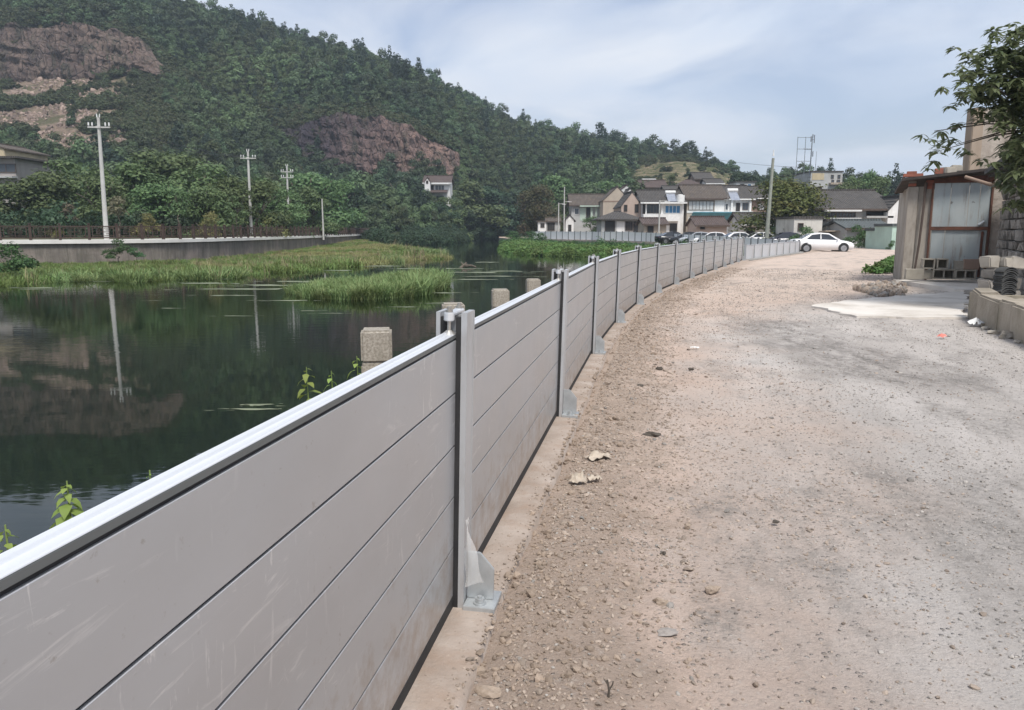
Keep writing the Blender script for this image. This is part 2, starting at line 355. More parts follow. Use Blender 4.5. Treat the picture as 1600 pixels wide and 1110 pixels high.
# concrete footing under the flood barrier
M_FOOT = mat('footing_concrete', (.40, .34, .295), (.29, .235, .195), 4, .9, bmp=.5, bscale=40, dirt=(.30, .225, .175), dscale=5.5, world=True, spec=.2, bdist=.015)
n = len(_cl); fs = np.arange(S0 - 6, float(np.interp(53, CLY, CLS)), .22); prof = [(-.35, -.3), (-.35, .034), (.10, .0345), (.170, .034), (.198, .024), (.206, -.3)]
V = []
for s in fs:
    for d, z in prof:
        x, y = sd_xy(s, d + (.022 * (fbm(s * 1.6, 3.1, 4) if d > .15 else 0))); V.append((x, y, z + .006 * float(fbm(s * 2, d * 9, 2)) * (z > 0)))
tag(link('wall_footing', np_mesh('wall_footing', V, grid_faces(len(fs), len(prof)), M_FOOT)), kind='structure')
# water
m, nt, b = new_mat('river_water'); g = node(nt, 'ShaderNodeNewGeometry'); pos = g.outputs['Position']
b.inputs['Base Color'].default_value = (.006, .011, .005, 1); b.inputs['Roughness'].default_value = .03; b.inputs['IOR'].default_value = 1.40; b.inputs['Specular IOR Level'].default_value = .5
r1 = noise(nt, mapv(nt, pos, (1.2, 3.2, 1)), 1.5, 3, .5); calm = ramp(nt, noise(nt, mapv(nt, pos, (.05, .12, 1)), 1, 3), .40, .62, (.15,) * 3, (1,) * 3)
bump(nt, b, math_(nt, 'MULTIPLY', r1, calm), .22, .016); M_WATER = m
poly_sheet('river_water', [(-140, -60), (30, -60), (30, 262), (-140, 262)], -.9, M_WATER)
M_BED = mat('far_land', (.07, .085, .05), (.11, .10, .07), .05, .95, world=True)
poly_sheet('far_ground', [(-1600, -1600), (1600, -1600), (1600, 1600), (-1600, 1600)], -2.7, M_BED)
# left bank: walkway, wall, grassy foreshore
LP = [(-75, 43), (-60, 47), (-48, 50.5), (-36.7, 54.5), (-30.5, 57), (-27.4, 60.5), (-26.2, 66), (-25.7, 75), (-25.7, 88), (-26.2, 105), (-27.5, 135), (-30, 180), (-31.5, 200)]
EP = [(-75, 29), (-60, 30), (-40, 31.5), (-21.7, 33.5), (-16.2, 38.2), (-13.2, 44.0), (-11.2, 52), (-6.5, 64), (-5.0, 70), (-8, 80), (-12, 90), (-21, 125), (-29, 185)]
LPv = [Vector((x, y, 0)) for x, y in LP]
for _ in range(2):
    q = [LPv[0]]
    for a, b_ in zip(LPv, LPv[1:]): q += [a * .75 + b_ * .25, a * .25 + b_ * .75]
    LPv = q + [LPv[-1]]
ZL = .82
M_WALK = mat('walkway_concrete', (.70, .68, .64), (.60, .58, .54), .8, .85, world=True)
M_LAND = mat('bank_soil', (.085, .105, .05), (.13, .12, .075), .3, .95, world=True, bmp=.3, bscale=3)
back = offset(LPv, -3.2)
poly_sheet('left_bank_ground', [(p.x, p.y) for p in back] + [(-14, 238), (8, 244), (-10, 330), (-520, 330), (-520, 30)], ZL - .02, M_LAND)
mb = MB()
for i in range(len(LPv) - 1):
    a, b_ = LPv[i], LPv[i + 1]; oa, ob = offset(LPv, .22)[i], offset(LPv, .22)[i + 1]; ba, bb = back[i], back[i + 1]
    mb.quad((oa.x, oa.y, ZL), (ob.x, ob.y, ZL), (bb.x, bb.y, ZL), (ba.x, ba.y, ZL))
    mb.quad((oa.x, oa.y, ZL - .26), (ob.x, ob.y, ZL - .26), (ob.x, ob.y, ZL), (oa.x, oa.y, ZL))
    mb.quad((oa.x, oa.y, ZL - .26), (a.x, a.y, ZL - .26), (b_.x, b_.y, ZL - .26), (ob.x, ob.y, ZL - .26))
tag(mb.build('riverside_walkway', M_WALK), kind='structure')
m, nt, b = new_mat('embankment_masonry'); tcn = node(nt, 'ShaderNodeNewGeometry'); pos = tcn.outputs['Position']
c = mixc(nt, ramp(nt, noise(nt, mapv(nt, pos, (1, 1, .25)), 1.1, 7, .7), .35, .66), (.235, .205, .175), (.10, .088, .075))
c = mixc(nt, ramp(nt, noise(nt, mapv(nt, pos, (3.5, 3.5, .3)), 1.2, 7, .75), .46, .62, (0,) * 3, (.7,) * 3), c, (.085, .08, .062)); c = mixc(nt, ramp(nt, noise(nt, pos, .35, 5), .52, .68, (0,) * 3, (.6,) * 3), c, (.28, .225, .20)); nt.links.new(c, b.inputs['Base Color']); b.inputs['Roughness'].default_value = .9
bump(nt, b, noise(nt, pos, 4, 5), .6, .05); M_EMB = m
mb = MB()
for a, b_ in zip(LPv, LPv[1:]): mb.quad((a.x, a.y, ZL - .15), (b_.x, b_.y, ZL - .15), (b_.x, b_.y, -1.6), (a.x, a.y, -1.6))
tag(mb.build('embankment_wall', M_EMB), kind='structure')
# foreshore between the embankment wall and the water
def poly_at(pts, k):
    P_ = [Vector((x, y, 0)) for x, y in pts]; L = [0]
    for a, b_ in zip(P_, P_[1:]): L.append(L[-1] + (b_ - a).length)
    t = k * L[-1]
    return np.interp(t, L, [p.x for p in P_]), np.interp(t, L, [p.y for p in P_])
NU, NV = 150, 26; KK = np.linspace(0, 1, NU); FX = np.zeros((NU, NV)); FY = FX.copy(); FZ = FX.copy()
lpx, lpy = poly_at(LP, KK)
# match by key index rather than arc length so that opposite points face each other
ki = np.linspace(0, len(LP) - 1, NU)
lpx = np.interp(ki, range(len(LP)), [p[0] for p in LP]); lpy = np.interp(ki, range(len(LP)), [p[1] for p in LP])
epx = np.interp(ki, range(len(EP)), [p[0] for p in EP]); epy = np.interp(ki, range(len(EP)), [p[1] for p in EP])
epx = epx + 2.2 * fbm(ki * 2.3, 0 * ki, 4, 8); epy = epy + 2.6 * fbm(ki * 2.1, 0 * ki + 9, 3, 8)
for j in range(NV):
    t = j / (NV - 1); FX[:, j] = epx * (1 - t) + lpx * t; FY[:, j] = epy * (1 - t) + lpy * t
    top = np.interp(lpy, [50, 75, 105, 130, 180], [-.97, -.92, -.66, -.25, .0])
    FZ[:, j] = -1.15 + (top + 1.15) * (1 - (1 - t) ** 3.2)
FZ += .06 * fbm(FX * .5, FY * .5, 3, 2)
M_SHORE = mat('foreshore_soil', (.12, .125, .05), (.17, .15, .075), .6, .95, world=True, bmp=.4, bscale=5)
tag(link('grassy_foreshore', np_mesh('grassy_foreshore', np.stack([FX.ravel(), FY.ravel(), FZ.ravel()], 1), grid_faces(NU, NV), M_SHORE, True)), kind='structure')
# bank below the white barrier on the far side of the bay
EB = [(18.5, 64), (15.5, 67), (11.5, 69), (6.4, 71), (2.0, 75), (-.6, 86), (-1.8, 106), (-1.0, 124), (-.5, 142)]
kw = np.linspace(0, len(EB) - 1, 70); NB = 14
wpx = np.interp(kw, np.linspace(0, len(EB) - 1, len(edge_w) - 1), [p[0] for p in edge_w[1:]]); wpy = np.interp(kw, np.linspace(0, len(EB) - 1, len(edge_w) - 1), [p[1] for p in edge_w[1:]])
ebx = np.interp(kw, range(len(EB)), [p[0] for p in EB]) + .6 * fbm(kw * 2, kw * 0, 3, 1); eby = np.interp(kw, range(len(EB)), [p[1] for p in EB]) + .9 * fbm(kw * 2, kw * 0 + 5, 3, 1)
BX = np.zeros((70, NB)); BY = BX.copy(); BZ = BX.copy()
for j in range(NB):
    t = j / (NB - 1); BX[:, j] = ebx * (1 - t) + wpx * t; BY[:, j] = eby * (1 - t) + wpy * t; BZ[:, j] = -1.15 + .33 * t ** .6
tag(link('bay_bank', np_mesh('bay_bank', np.stack([BX.ravel(), BY.ravel(), BZ.ravel()], 1), grid_faces(70, NB), M_SHORE, True)), kind='structure')
# ------------------------------------------------------------------ hill
HC = [  # pixel x, foot depth, cliff depth, y at cliff bottom, y at cliff top, ridge depth, ridge y
    (-900, 120, 235, 150, 80, 330, -40), (-400, 125, 230, 138, 60, 330, -30), (0, 128, 230, 132, 46, 330, -36), (150, 132, 230, 122, 44, 330, -14), (235, 135, 232, 110, 62, 330, 8),
    (275, 138, 230, 122, 112, 330, 24), (330, 140, 230, 165, 155, 330, 36), (425, 142, 228, 218, 205, 335, 66), (470, 145, 226, 255, 198, 338, 80), (510, 148, 226, 272, 186, 340, 94), (600, 152, 226, 276, 186, 345, 122),
    (690, 160, 226, 272, 226, 350, 156), (716, 180, 228, 268, 236, 352, 166), (740, 232, 240, 275, 270, 355, 177), (800, 236, 250, 280, 276, 360, 204), (860, 200, 250, 268, 266, 365, 230), (920, 160, 240, 270, 268, 375, 247),
    (985, 150, 215, 296, 296, 360, 253), (1060, 148, 205, 298, 298, 300, 254), (1095, 146, 200, 298, 298, 280, 266), (1150, 140, 190, 305, 305, 262, 282), (1280, 130, 175, 312, 312, 245, 298), (1450, 125, 170, 322, 322, 230, 314), (1800, 130, 180, 330, 330, 230, 326), (2600, 140, 190, 335, 335, 260, 330)]
hx = np.array([h[0] for h in HC], float)
def hcol(x, k): return np.interp(x, hx, [h[k] for h in HC])
def ax(x): return (np.asarray(x, float) - 800) / F / 1.03
def zpix(y, Y):
    v = (np.asarray(y, float) - 555) / F; return EYE + (-SP - v * CP) / (CP - v * SP) * Y
def hill_z(x, Y):
    f, c, r = hcol(x, 1), hcol(x, 2), hcol(x, 5); zb = zpix(hcol(x, 3), c); zt = zpix(hcol(x, 4), c + 6); zr = zpix(hcol(x, 6), r)
    t1 = np.clip((Y - f) / (c - f), 0, 1); z = .3 + (zb - .3) * t1 ** 1.25
    t2 = np.clip((Y - c) / 7, 0, 1); z = z + (zt - zb) * t2
    t3 = np.clip((Y - c - 7) / (r - c - 7), 0, 1); z = z + (zr - zt) * np.sin(t3 * pi / 2) ** .9
    t4 = np.clip((Y - r) / 260, 0, 1); z = z * (1 - t4 * t4 * .85)
    x_ = ax(x) * Y; amp = np.clip((Y - f) / 40, 0, 1)
    return np.where(Y < f, .3 - (f - Y) * .05, z + amp * (1.6 * fbm(x_ * .03, Y * .03, 4, 17) + .5 * fbm(x_ * .2, Y * .2, 3, 19)))
def bare_mask(x, Y):
    n_ = fbm(ax(x) * Y * .05, Y * .05, 4, 31)
    q = np.clip((292 - x + 60 * n_) / 50, 0, 1) * np.clip((Y - 178 + 25 * n_) / 10, 0, 1) * np.clip((238 - Y) / 4, 0, 1)
    te = np.clip((x - 968 + 30 * n_) / 22, 0, 1) * np.clip((1215 - x + 60 * n_) / 30, 0, 1) * np.clip((Y - 176) / 12, 0, 1) * np.clip((296 - Y - 26 * n_ - np.clip(x - 1050, 0, 80) * .35) / 12, 0, 1)
    return q, te
xs = np.concatenate([np.linspace(-900, -60, 40, endpoint=False), np.linspace(-60, 1500, 300), np.linspace(1520, 2600, 30)])
ys_ = np.concatenate([np.linspace(112, 222, 50, endpoint=False), np.linspace(222, 262, 30, endpoint=False), np.linspace(262, 420, 40), np.linspace(440, 640, 10)])
HX, HY = np.meshgrid(xs, ys_, indexing='ij'); HXr = HX.ravel(); HYr = HY.ravel(); HZ = hill_z(HXr, HYr); q, te = bare_mask(HXr, HYr)
step = 2.1; tz = np.floor(HZ / step) * step + step * np.clip((HZ / step - np.floor(HZ / step)) * 4 - 1.5, 0, 1); HZ = HZ * (1 - te) + tz * te
m, nt, b = new_mat('hill_scrub'); g = node(nt, 'ShaderNodeNewGeometry'); pos = g.outputs['Position']
scr = mixc(nt, ramp(nt, noise(nt, pos, .12, 6), .35, .65), (.030, .048, .022), (.055, .06, .03))
at = node(nt, 'ShaderNodeAttribute'); at.attribute_name = 'bare'; at2 = node(nt, 'ShaderNodeAttribute'); at2.attribute_name = 'terrace'
tal = mixc(nt, ramp(nt, noise(nt, pos, .35, 8, .72), .36, .62), (.29, .215, .17), (.15, .12, .09))
tal = mixc(nt, ramp(nt, noise(nt, pos, .13, 7, .65), .44, .58, (0,) * 3, (.85,) * 3), tal, (.075, .082, .042)); tal = mixc(nt, ramp(nt, noise(nt, pos, 1.1, 6, .75), .5, .66, (0,) * 3, (.8,) * 3), tal, (.09, .068, .055))
ter = mixc(nt, ramp(nt, noise(nt, mapv(nt, pos, (.35, .35, 3)), .6, 7, .7), .38, .56), (.27, .215, .15), (.075, .085, .04))
c = mixc(nt, at.outputs['Fac'], scr, tal); c = mixc(nt, at2.outputs['Fac'], c, ter); nt.links.new(c, b.inputs['Base Color']); b.inputs['Roughness'].default_value = 1; b.inputs['Specular IOR Level'].default_value = .1
bump(nt, b, noise(nt, pos, .6, 8, .7), .8, 1.2)
me = np_mesh('hill', np.stack([ax(HXr) * HYr, HYr, HZ], 1), grid_faces(len(xs), len(ys_))[:, ::-1], m, True)
for nm, arr in (('bare', q), ('terrace', te)):
    a = me.attributes.new(nm, 'FLOAT', 'POINT'); a.data.foreach_set('value', arr.astype(np.float32))
tag(link('hill', me), kind='structure')
# quarried rock faces
def rock_mat(name, ca, cb, cc, axis_lo, axis_hi):
    m, nt, b = new_mat(name); g = node(nt, 'ShaderNodeNewGeometry'); pos = g.outputs['Position']; sp = node(nt, 'ShaderNodeSeparateXYZ'); nt.links.new(pos, sp.inputs[0])
    k = node(nt, 'ShaderNodeMapRange'); k.inputs[1].default_value = axis_lo; k.inputs[2].default_value = axis_hi; nt.links.new(math_(nt, 'ADD', sp.outputs['X'], math_(nt, 'MULTIPLY', noise(nt, pos, .08, 5), 24)), k.inputs[0])
    c = mixc(nt, k.outputs[0], ca, cb)
    c = mixc(nt, ramp(nt, noise(nt, mapv(nt, pos, (1, 1, .3)), .30, 8, .7), .42, .62, (0,) * 3, (.85,) * 3), c, cc)
    c = mixc(nt, ramp(nt, noise(nt, mapv(nt, pos, (1, 1, .25)), .28, 7, .7), .50, .64, (0,) * 3, (.85,) * 3), c, (.055, .058, .040)); c = mixc(nt, ramp(nt, noise(nt, mapv(nt, pos, (1, 1, .12)), .8, 6, .7), .54, .66, (0,) * 3, (.6,) * 3), c, (.035, .030, .032))
    nt.links.new(c, b.inputs['Base Color']); b.inputs['Roughness'].default_value = .95; b.inputs['Specular IOR Level'].default_value = .15
    vr = node(nt, 'ShaderNodeTexVoronoi', feature='DISTANCE_TO_EDGE'); vr.inputs['Scale'].default_value = .55; nt.links.new(mapv(nt, pos, (1, 1, .55), (0, .3, 0)), vr.inputs['Vector'])
    bump(nt, b, math_(nt, 'ADD', noise(nt, mapv(nt, pos, (1, 1, .5)), .9, 8, .75), math_(nt, 'MULTIPLY', ramp(nt, vr.outputs['Distance'], 0, .12), .5)), 1.0, 1.1); return m
def rock_face(name, x0, x1, m, seed, amp=2.4, pad=4):
    nx, nz = 420, 110; X = np.linspace(x0, x1, nx); T = np.linspace(0, 1, nz); XX, TT = np.meshgrid(X, T, indexing='ij')
    rag = fbm(XX * .045, 0 * XX + seed, 4, 3); yb = hcol(XX, 3) + pad; yt = hcol(XX, 4) - 1 + 13 * rag; c = hcol(XX, 2); Y = c - 1.2 + 5.5 * TT; Z = zpix(yb, c) * (1 - TT) + zpix(yt, c + 6) * TT
    Xw = ax(XX) * Y; big = fbm(Xw * .05, Z * .04, 4, seed); col_ = 1 - 2 * np.abs(fbm(Xw * .16 + Z * .04, Z * .045, 4, seed + 3)); col2 = 1 - 2 * np.abs(fbm(Xw * .5 + Z * .1, Z * .16, 4, seed + 6)); led = 1 - 2 * np.abs(fbm(Xw * .07, Z * .33 + Xw * .05, 3, seed + 9)); fine = fbm(Xw * 1.6, Z * 1.1, 3, seed + 12)
    Y = Y - amp * (.9 * big + .35) - 2.3 * (col_ - .5) - 1.1 * (col2 - .5) - 1.0 * (led - .5) - .30 * fine
    tap = np.minimum(1, np.minimum(XX - x0, x1 - XX) / 18 + .02); Y = Y * tap + (c + 5) * (1 - tap)
    return tag(link(name, np_mesh(name, np.stack([Xw.ravel(), Y.ravel(), Z.ravel()], 1), grid_faces(nx, nz), m)), kind='structure')
rock_face('quarry_cliff', 428, 722, rock_mat('quarry_rock', (.055, .046, .060), (.275, .185, .155), (.085, .066, .066), -48, -16), 40, 3.0)
rock_face('quarry_face', -500, 278, rock_mat('upper_rock', (.082, .064, .064), (.15, .11, .095), (.22, .165, .135), -160, -90), 60, 3.6)
# ------------------------------------------------------------------ foliage meshes
def leaf_cloud(name, lobes, n, size, m, seed, flat=.5, shell=.55, droop=0.0, aspect=.55):
    """many small pointed leaves spread through lobes (cx,cy,cz,rx,ry,rz)"""
    rg = np.random.RandomState(seed); L = np.array(lobes, float); wgt = (L[:, 3] * L[:, 4] + L[:, 4] * L[:, 5]) ; wgt = wgt / wgt.sum()
    k = rg.choice(len(L), n, p=wgt); d = rg.normal(size=(n, 3)); d /= np.linalg.norm(d, axis=1)[:, None]
    d[:, 2] = np.where(d[:, 2] < -.45, -d[:, 2] * rg.uniform(.2, 1, n), d[:, 2])
    r = shell + (1 - shell) * rg.uniform(0, 1, n) ** .6; r = r * (1 + .13 * rg.normal(size=n))
    c = L[k, :3] + d * L[k, 3:] * r[:, None]
    nrm = d + rg.normal(size=(n, 3)) * flat; nrm[:, 2] += .35; nrm /= np.linalg.norm(nrm, axis=1)[:, None]
    t = rg.normal(size=(n, 3)); t[:, 2] -= droop; t -= nrm * (t * nrm).sum(1)[:, None]; t /= np.linalg.norm(t, axis=1)[:, None]; s = np.cross(nrm, t)
    z = size * rg.uniform(.6, 1.35, n)[:, None]; a = aspect * z
    V = np.stack([c - t * z * .5, c + s * a * .5 + nrm * z * .06, c + t * z * .5, c - s * a * .5 + nrm * z * .06], 1).reshape(-1, 3)
    return np_mesh(name, V, np.arange(4 * n).reshape(-1, 4), m)
def lobes_tree(seed, R_, H, n, squash=.8, low=.25):
    rg = np.random.RandomState(seed); L = []
    for i in range(n):
        a = rg.uniform(0, 2 * pi); q = sqrt(rg.uniform(0, 1)); z = rg.uniform(low, 1); wd = R_ * (1 - .55 * max(0, z - .45) / .55) * .72
        r = R_ * rg.uniform(.26, .46); L.append((cos(a) * q * wd, sin(a) * q * wd, H * z * .86, r, r, r * squash))
    return L
def trunk_mesh(name, h, r, m, seed, spread=1.6, nb=6, frac=.45):
    rg = random.Random(seed); mb = MB(); pts = [Vector((0, 0, -.3))]
    for i in range(1, 5): pts.append(Vector((rg.uniform(-.12, .12) * i * .5, rg.uniform(-.12, .12) * i * .5, h * frac * i / 4)))
    mb.path(pts, r, r * .62, 8); top = pts[-1]
    for i in range(nb):
        a = 2 * pi * i / nb + rg.uniform(-.4, .4); k = rg.uniform(.5, 1); q = top + Vector((cos(a) * spread * .5 * k, sin(a) * spread * .5 * k, h * (1 - frac) * .35)); e = top + Vector((cos(a) * spread * k, sin(a) * spread * k, h * (1 - frac) * rg.uniform(.5, .85)))
        mb.path([top, q, e], r * .45, r * .12, 5)
    return mb.mesh(name, m, smooth=True)
M_BARK = mat('bark', (.16, .135, .105), (.09, .075, .06), 6, .95, bmp=.6, bscale=20, stretch=(1, 1, .3))
ML = {'hill': leaf_mat('hill_leaf', (.032, .060, .034), (.078, .118, .060), objrnd=.45, wn=.022, wcol=(.105, .14, .058)),
      'brush': leaf_mat('brush_leaf', (.040, .058, .026), (.085, .105, .048), (.13, .115, .06), scale=.2, objrnd=.3),
      'pine': leaf_mat('pine_leaf', (.018, .037, .025), (.04, .066, .04), objrnd=.3),
      'mid': leaf_mat('broad_leaf', (.050, .092, .036), (.135, .19, .075), scale=.45, objrnd=.22),
      'dark': leaf_mat('dark_leaf', (.024, .047, .026), (.060, .098, .050), scale=.4, objrnd=.25),
      'lite': leaf_mat('light_leaf', (.06, .10, .04), (.12, .165, .07), scale=.5),
      'yell': leaf_mat('yellow_leaf', (.12, .13, .045), (.22, .21, .08), scale=.9),
      'rust': leaf_mat('rusty_leaf', (.065, .068, .034), (.12, .13, .055), (.165, .115, .07), scale=.22),
      'camph': leaf_mat('camphor_leaf', (.05, .085, .028), (.14, .18, .05), (.20, .185, .06), scale=.35),
      'weed': leaf_mat('bank_weed_leaf', (.065, .13, .035), (.14, .22, .06), scale=.5),
      'vine': leaf_mat('vine_leaf', (.035, .085, .028), (.075, .15, .05), scale=.6),
      'dry': leaf_mat('dry_twig_leaf', (.11, .105, .07), (.19, .17, .11), scale=.6)}
forest_src = [leaf_cloud('forest_crown', lobes_tree(s, 3.0, 5.4, 14, .8, .05), 1700, .50, ML['hill'], s, flat=.35, shell=.8) for s in (1, 2, 3)]
pl = [(0, 0, .6 + .95 * i, 2.1 * (1 - i / 7.0) + .2, 2.1 * (1 - i / 7.0) + .2, .75) for i in range(7)]
forest_src.append(leaf_cloud('pine_crown', pl, 1300, .45, ML['pine'], 5, flat=.6, shell=.55))
pl2 = [(random.uniform(-.8, .8), random.uniform(-.8, .8), 1.0 + .9 * i, 2.1 - .22 * i, 2.0 - .2 * i, .8) for i in range(6)]
forest_src.append(leaf_cloud('pine_crown', pl2, 1300, .45, ML['pine'], 6, flat=.6, shell=.55))
def in_poly(x, y, poly):
    r = np.zeros(len(x), bool); j = len(poly) - 1
    for i in range(len(poly)):
        xi, yi = poly[i]; xj, yj = poly[j]; r ^= ((yi > y) != (yj > y)) & (x < (xj - xi) * (y - yi) / (yj - yi + 1e-9) + xi); j = i
    return r
NP = 52000; fx = RNG.uniform(-420, 1750, NP); fY = np.sqrt(RNG.uniform(118 ** 2, 480 ** 2, NP)); ok = (fY > hcol(fx, 1) + 6) & (fY < hcol(fx, 5) + 70)
fx, fY = fx[ok], fY[ok]; fz = hill_z(fx, fY); q, te = bare_mask(fx, fY)
ok = RNG.uniform(0, 1, len(fx)) > np.clip(q * .93 + te * .95, 0, .97); fx, fY, fz, q, te = fx[ok], fY[ok], fz[ok], q[ok], te[ok]
# quarry clearings: no trees on or before the rock
def proj_y(z, Y):
    k = (z - EYE) / Y; return 555 - F * (k * CP + SP) / (CP - k * SP)
def clear(x, Y): # in front of a rock face, where a grown tree would stand before it
    yb, yt, c = hcol(x, 3), hcol(x, 4), hcol(x, 2); face = ((x > 438) & (x < 716)) | (x < 262)
    zt = hill_z(x, Y) + 5; py = proj_y(zt, Y)
    return face & (Y < c + 7) & (Y > c - 80) & (py < yb - 20 - 26 * fbm(x * .03, Y * .02, 3, 12))
ok = ~(clear(fx, fY) & (RNG.uniform(0, 1, len(fx)) > .03)); fx, fY, fz, q, te = fx[ok], fY[ok], fz[ok], q[ok], te[ok]
fn = len(fx); hi = fY > hcol(fx, 5) - 80
vid = np.where(RNG.uniform(0, 1, fn) < np.where(hi, .22, .10), RNG.randint(3, 5, fn), RNG.randint(0, 3, fn))
scl = .80 * RNG.uniform(.55, 1.15, fn) * (1 + .8 * (RNG.uniform(0, 1, fn) > .90)) * (1 + .45 * fbm(ax(fx) * fY * .03, fY * .03, 3, 66)) * np.where((q + te) > .3, .42, 1.0) * np.where(fx > 1090, .72, 1)
scatter('hillside_forest', np.stack([ax(fx) * fY, fY, fz - .5], 1), np.stack([RNG.uniform(-.08, .08, fn), RNG.uniform(-.08, .08, fn), RNG.uniform(0, 6.28, fn)], 1), np.stack([scl, scl, scl * RNG.uniform(.8, 1.25, fn)], 1), vid, forest_src)
# brush growing over the bare quarry ground and in the cracks and rims of the rock faces
n_ = 16000; qx = RNG.uniform(-120, 330, n_); qY = RNG.uniform(172, 243, n_); nn = fbm(ax(qx) * qY * .09, qY * .16, 4, 41); rim = np.abs(qY - 238) < 5
ok = (nn > .17 + .14 * RNG.uniform(-1, 1, n_)) | (rim & (nn > -.1) & (qY > 236)) | (qx > 215 + 90 * nn); qx, qY = qx[ok][:6500], qY[ok][:6500]; qz = hill_z(qx, qY); k = len(qx)
cx_ = RNG.uniform(415, 735, 6200); cY = RNG.uniform(208, 240, 6200); nn = fbm(ax(cx_) * cY * .11, cY * .2, 4, 47); edge_ = (cx_ < 455 + 40 * nn) | (cx_ > 706) | (cY > 231) | (cY < 219)
ok = edge_ & (nn > -.2) | (nn > .30); cx_, cY = cx_[ok][:2200], cY[ok][:2200]; cz = hill_z(cx_, cY)
SX_ = np.concatenate([ax(qx) * qY, ax(cx_) * cY]); SY_ = np.concatenate([qY - 1.6 * (qY > 228), cY - 1.6 * (cY > 222)]); SZ_ = np.concatenate([qz, cz]); k = len(SX_); ss_ = RNG.uniform(.14, .46, k) * np.where((np.abs(SY_ - 236) < 5) | (SY_ < 216), 1.35, 1)
scatter('quarry_brush', np.stack([SX_, SY_, SZ_ - .3], 1), np.stack([SX_ * 0, SX_ * 0, RNG.uniform(0, 6.28, k)], 1), np.stack([ss_, ss_, ss_ * RNG.uniform(.7, 1.1, k)], 1), RNG.randint(0, 3, k), [leaf_cloud('brush', lobes_tree(s, 3.0, 4.6, 9, .8, .05), 420, .9, ML['brush'], s, flat=.4, shell=.7) for s in (7, 8, 9)])
qx = RNG.uniform(-120, 300, 9000); qY = RNG.uniform(176, 232, 9000); q_, te_ = bare_mask(qx, qY); ok = (q_ > .4) & (fbm(ax(qx) * qY * .12, qY * .2, 4, 52) > -.12); qx, qY = qx[ok][:3800], qY[ok][:3800]; k = len(qx)
tsrc = []
for i in range(4):
    bm = bmesh.new(); bmesh.ops.create_icosphere(bm, subdivisions=1, radius=.5); rg = random.Random(i + 300)
    for v in bm.verts: v.co *= 1 + rg.uniform(-.35, .3); v.co.z *= .7
    me = bpy.data.meshes.new('talus_block'); bm.to_mesh(me); bm.free(); me.materials.append(mat('talus_rock', (.30, .225, .185), (.19, .145, .12), .8, .95, rnd=.4)); tsrc.append(me)
scatter('talus_stones', np.stack([ax(qx) * qY, qY, hill_z(qx, qY)], 1), RNG.uniform(-3, 3, (k, 3)), np.exp(RNG.normal(-.55, .55, k)).clip(.2, 2.2), RNG.randint(0, 4, k), tsrc)
# orchard shrubs in rows on the terraces
n_ = 5000; qx = RNG.uniform(960, 1230, n_); qY = RNG.uniform(176, 300, n_); q_, te_ = bare_mask(qx, qY); qz = hill_z(qx, qY); fr = qz / step - np.floor(qz / step); ok = (te_ > .25) & (fr > .35) & (fr < .9) & (fbm(ax(qx) * qY * .06, qY * .06, 3, 5) > -.18); qx, qY, qz = qx[ok][:1500], qY[ok][:1500], qz[ok][:1500]; k = len(qx); ss_ = RNG.uniform(.16, .42, k)
scatter('terrace_shrubs', np.stack([ax(qx) * qY, qY, qz + .1], 1), np.stack([qx * 0, qx * 0, RNG.uniform(0, 6.28, k)], 1), ss_, RNG.randint(0, 2, k), [leaf_cloud('terrace_shrub', lobes_tree(s, 3.0, 4.0, 9, .8, .05), 420, .8, ML['brush'], s) for s in (17, 18)])
# individual trees
TREE = {}
def tree_kind(k, R_, H, nl, leaves, size, mk, seeds, tr=.22, frac=.4, low=.25, sq=.8):
    TREE[k] = [(leaf_cloud('crown', lobes_tree(s, R_, H, nl, sq, low), leaves, size, ML[mk], s), trunk_mesh('trunk', H * .9, tr, M_BARK, s, R_ * .6, 6, frac), H) for s in seeds]
tree_kind('broad', 3.6, 7.5, 22, 6500, .34, 'mid', (11, 12, 13, 14, 15), low=.02)
tree_kind('dark', 4.2, 9.5, 24, 6000, .42, 'dark', (21, 22, 23, 24), low=.0)
tree_kind('slim', 1.5, 5.5, 9, 900, .26, 'lite', (31, 32, 33), .07, .55, .5)
tree_kind('pale', 1.5, 4.0, 8, 520, .26, 'dry', (35, 36), .06, .5, .5)
tree_kind('bush', 1.3, 1.7, 9, 1500, .15, 'yell', (41, 42), .05, .2, .1)
tree_kind('rust', 5.2, 9.4, 26, 11000, .36, 'rust', (51,), .3, .35, .02)
tree_kind('camph', 3.9, 7.9, 24, 11000, .26, 'camph', (61,), .3, .3, .03)
tree_kind('lite', 2.6, 5.0, 14, 3500, .24, 'lite', (71, 72), .12, .3, .05)
tree_kind('shrub', 1.4, 1.9, 8, 1600, .16, 'vine', (81, 82), .05, .2, .05)
_tn = {}
def tree(kind, name, x, Y, z, s, label, cat='tree', group=None, sz=None):
    i = _tn.get(kind, 0); _tn[kind] = i + 1; cr, tk, H = TREE[kind][i % len(TREE[kind])]
    X = x * 1.0; e = empty(name, (X, Y, z), random.uniform(0, 6.28), label, cat, group); e.scale = (s, s, s if sz is None else sz)
    link('crown', cr, e); link('trunk', tk, e); return e
def tpx(kind, name, px, ytop, Y, zb, label, cat='tree', group=None, wide=1.0):
    """a tree whose top stands where the photograph shows it: depth Y, base height zb"""
    H = TREE[kind][0][2]; zt = D(px, ytop, Y).z; s = (zt - zb) / (H * 1.08); X = D(px, ytop, Y).x
    return tree(kind, name, X, Y, zb, s * wide, label, cat, group, s)
GB = 'trees in the belt behind the riverside walkway'
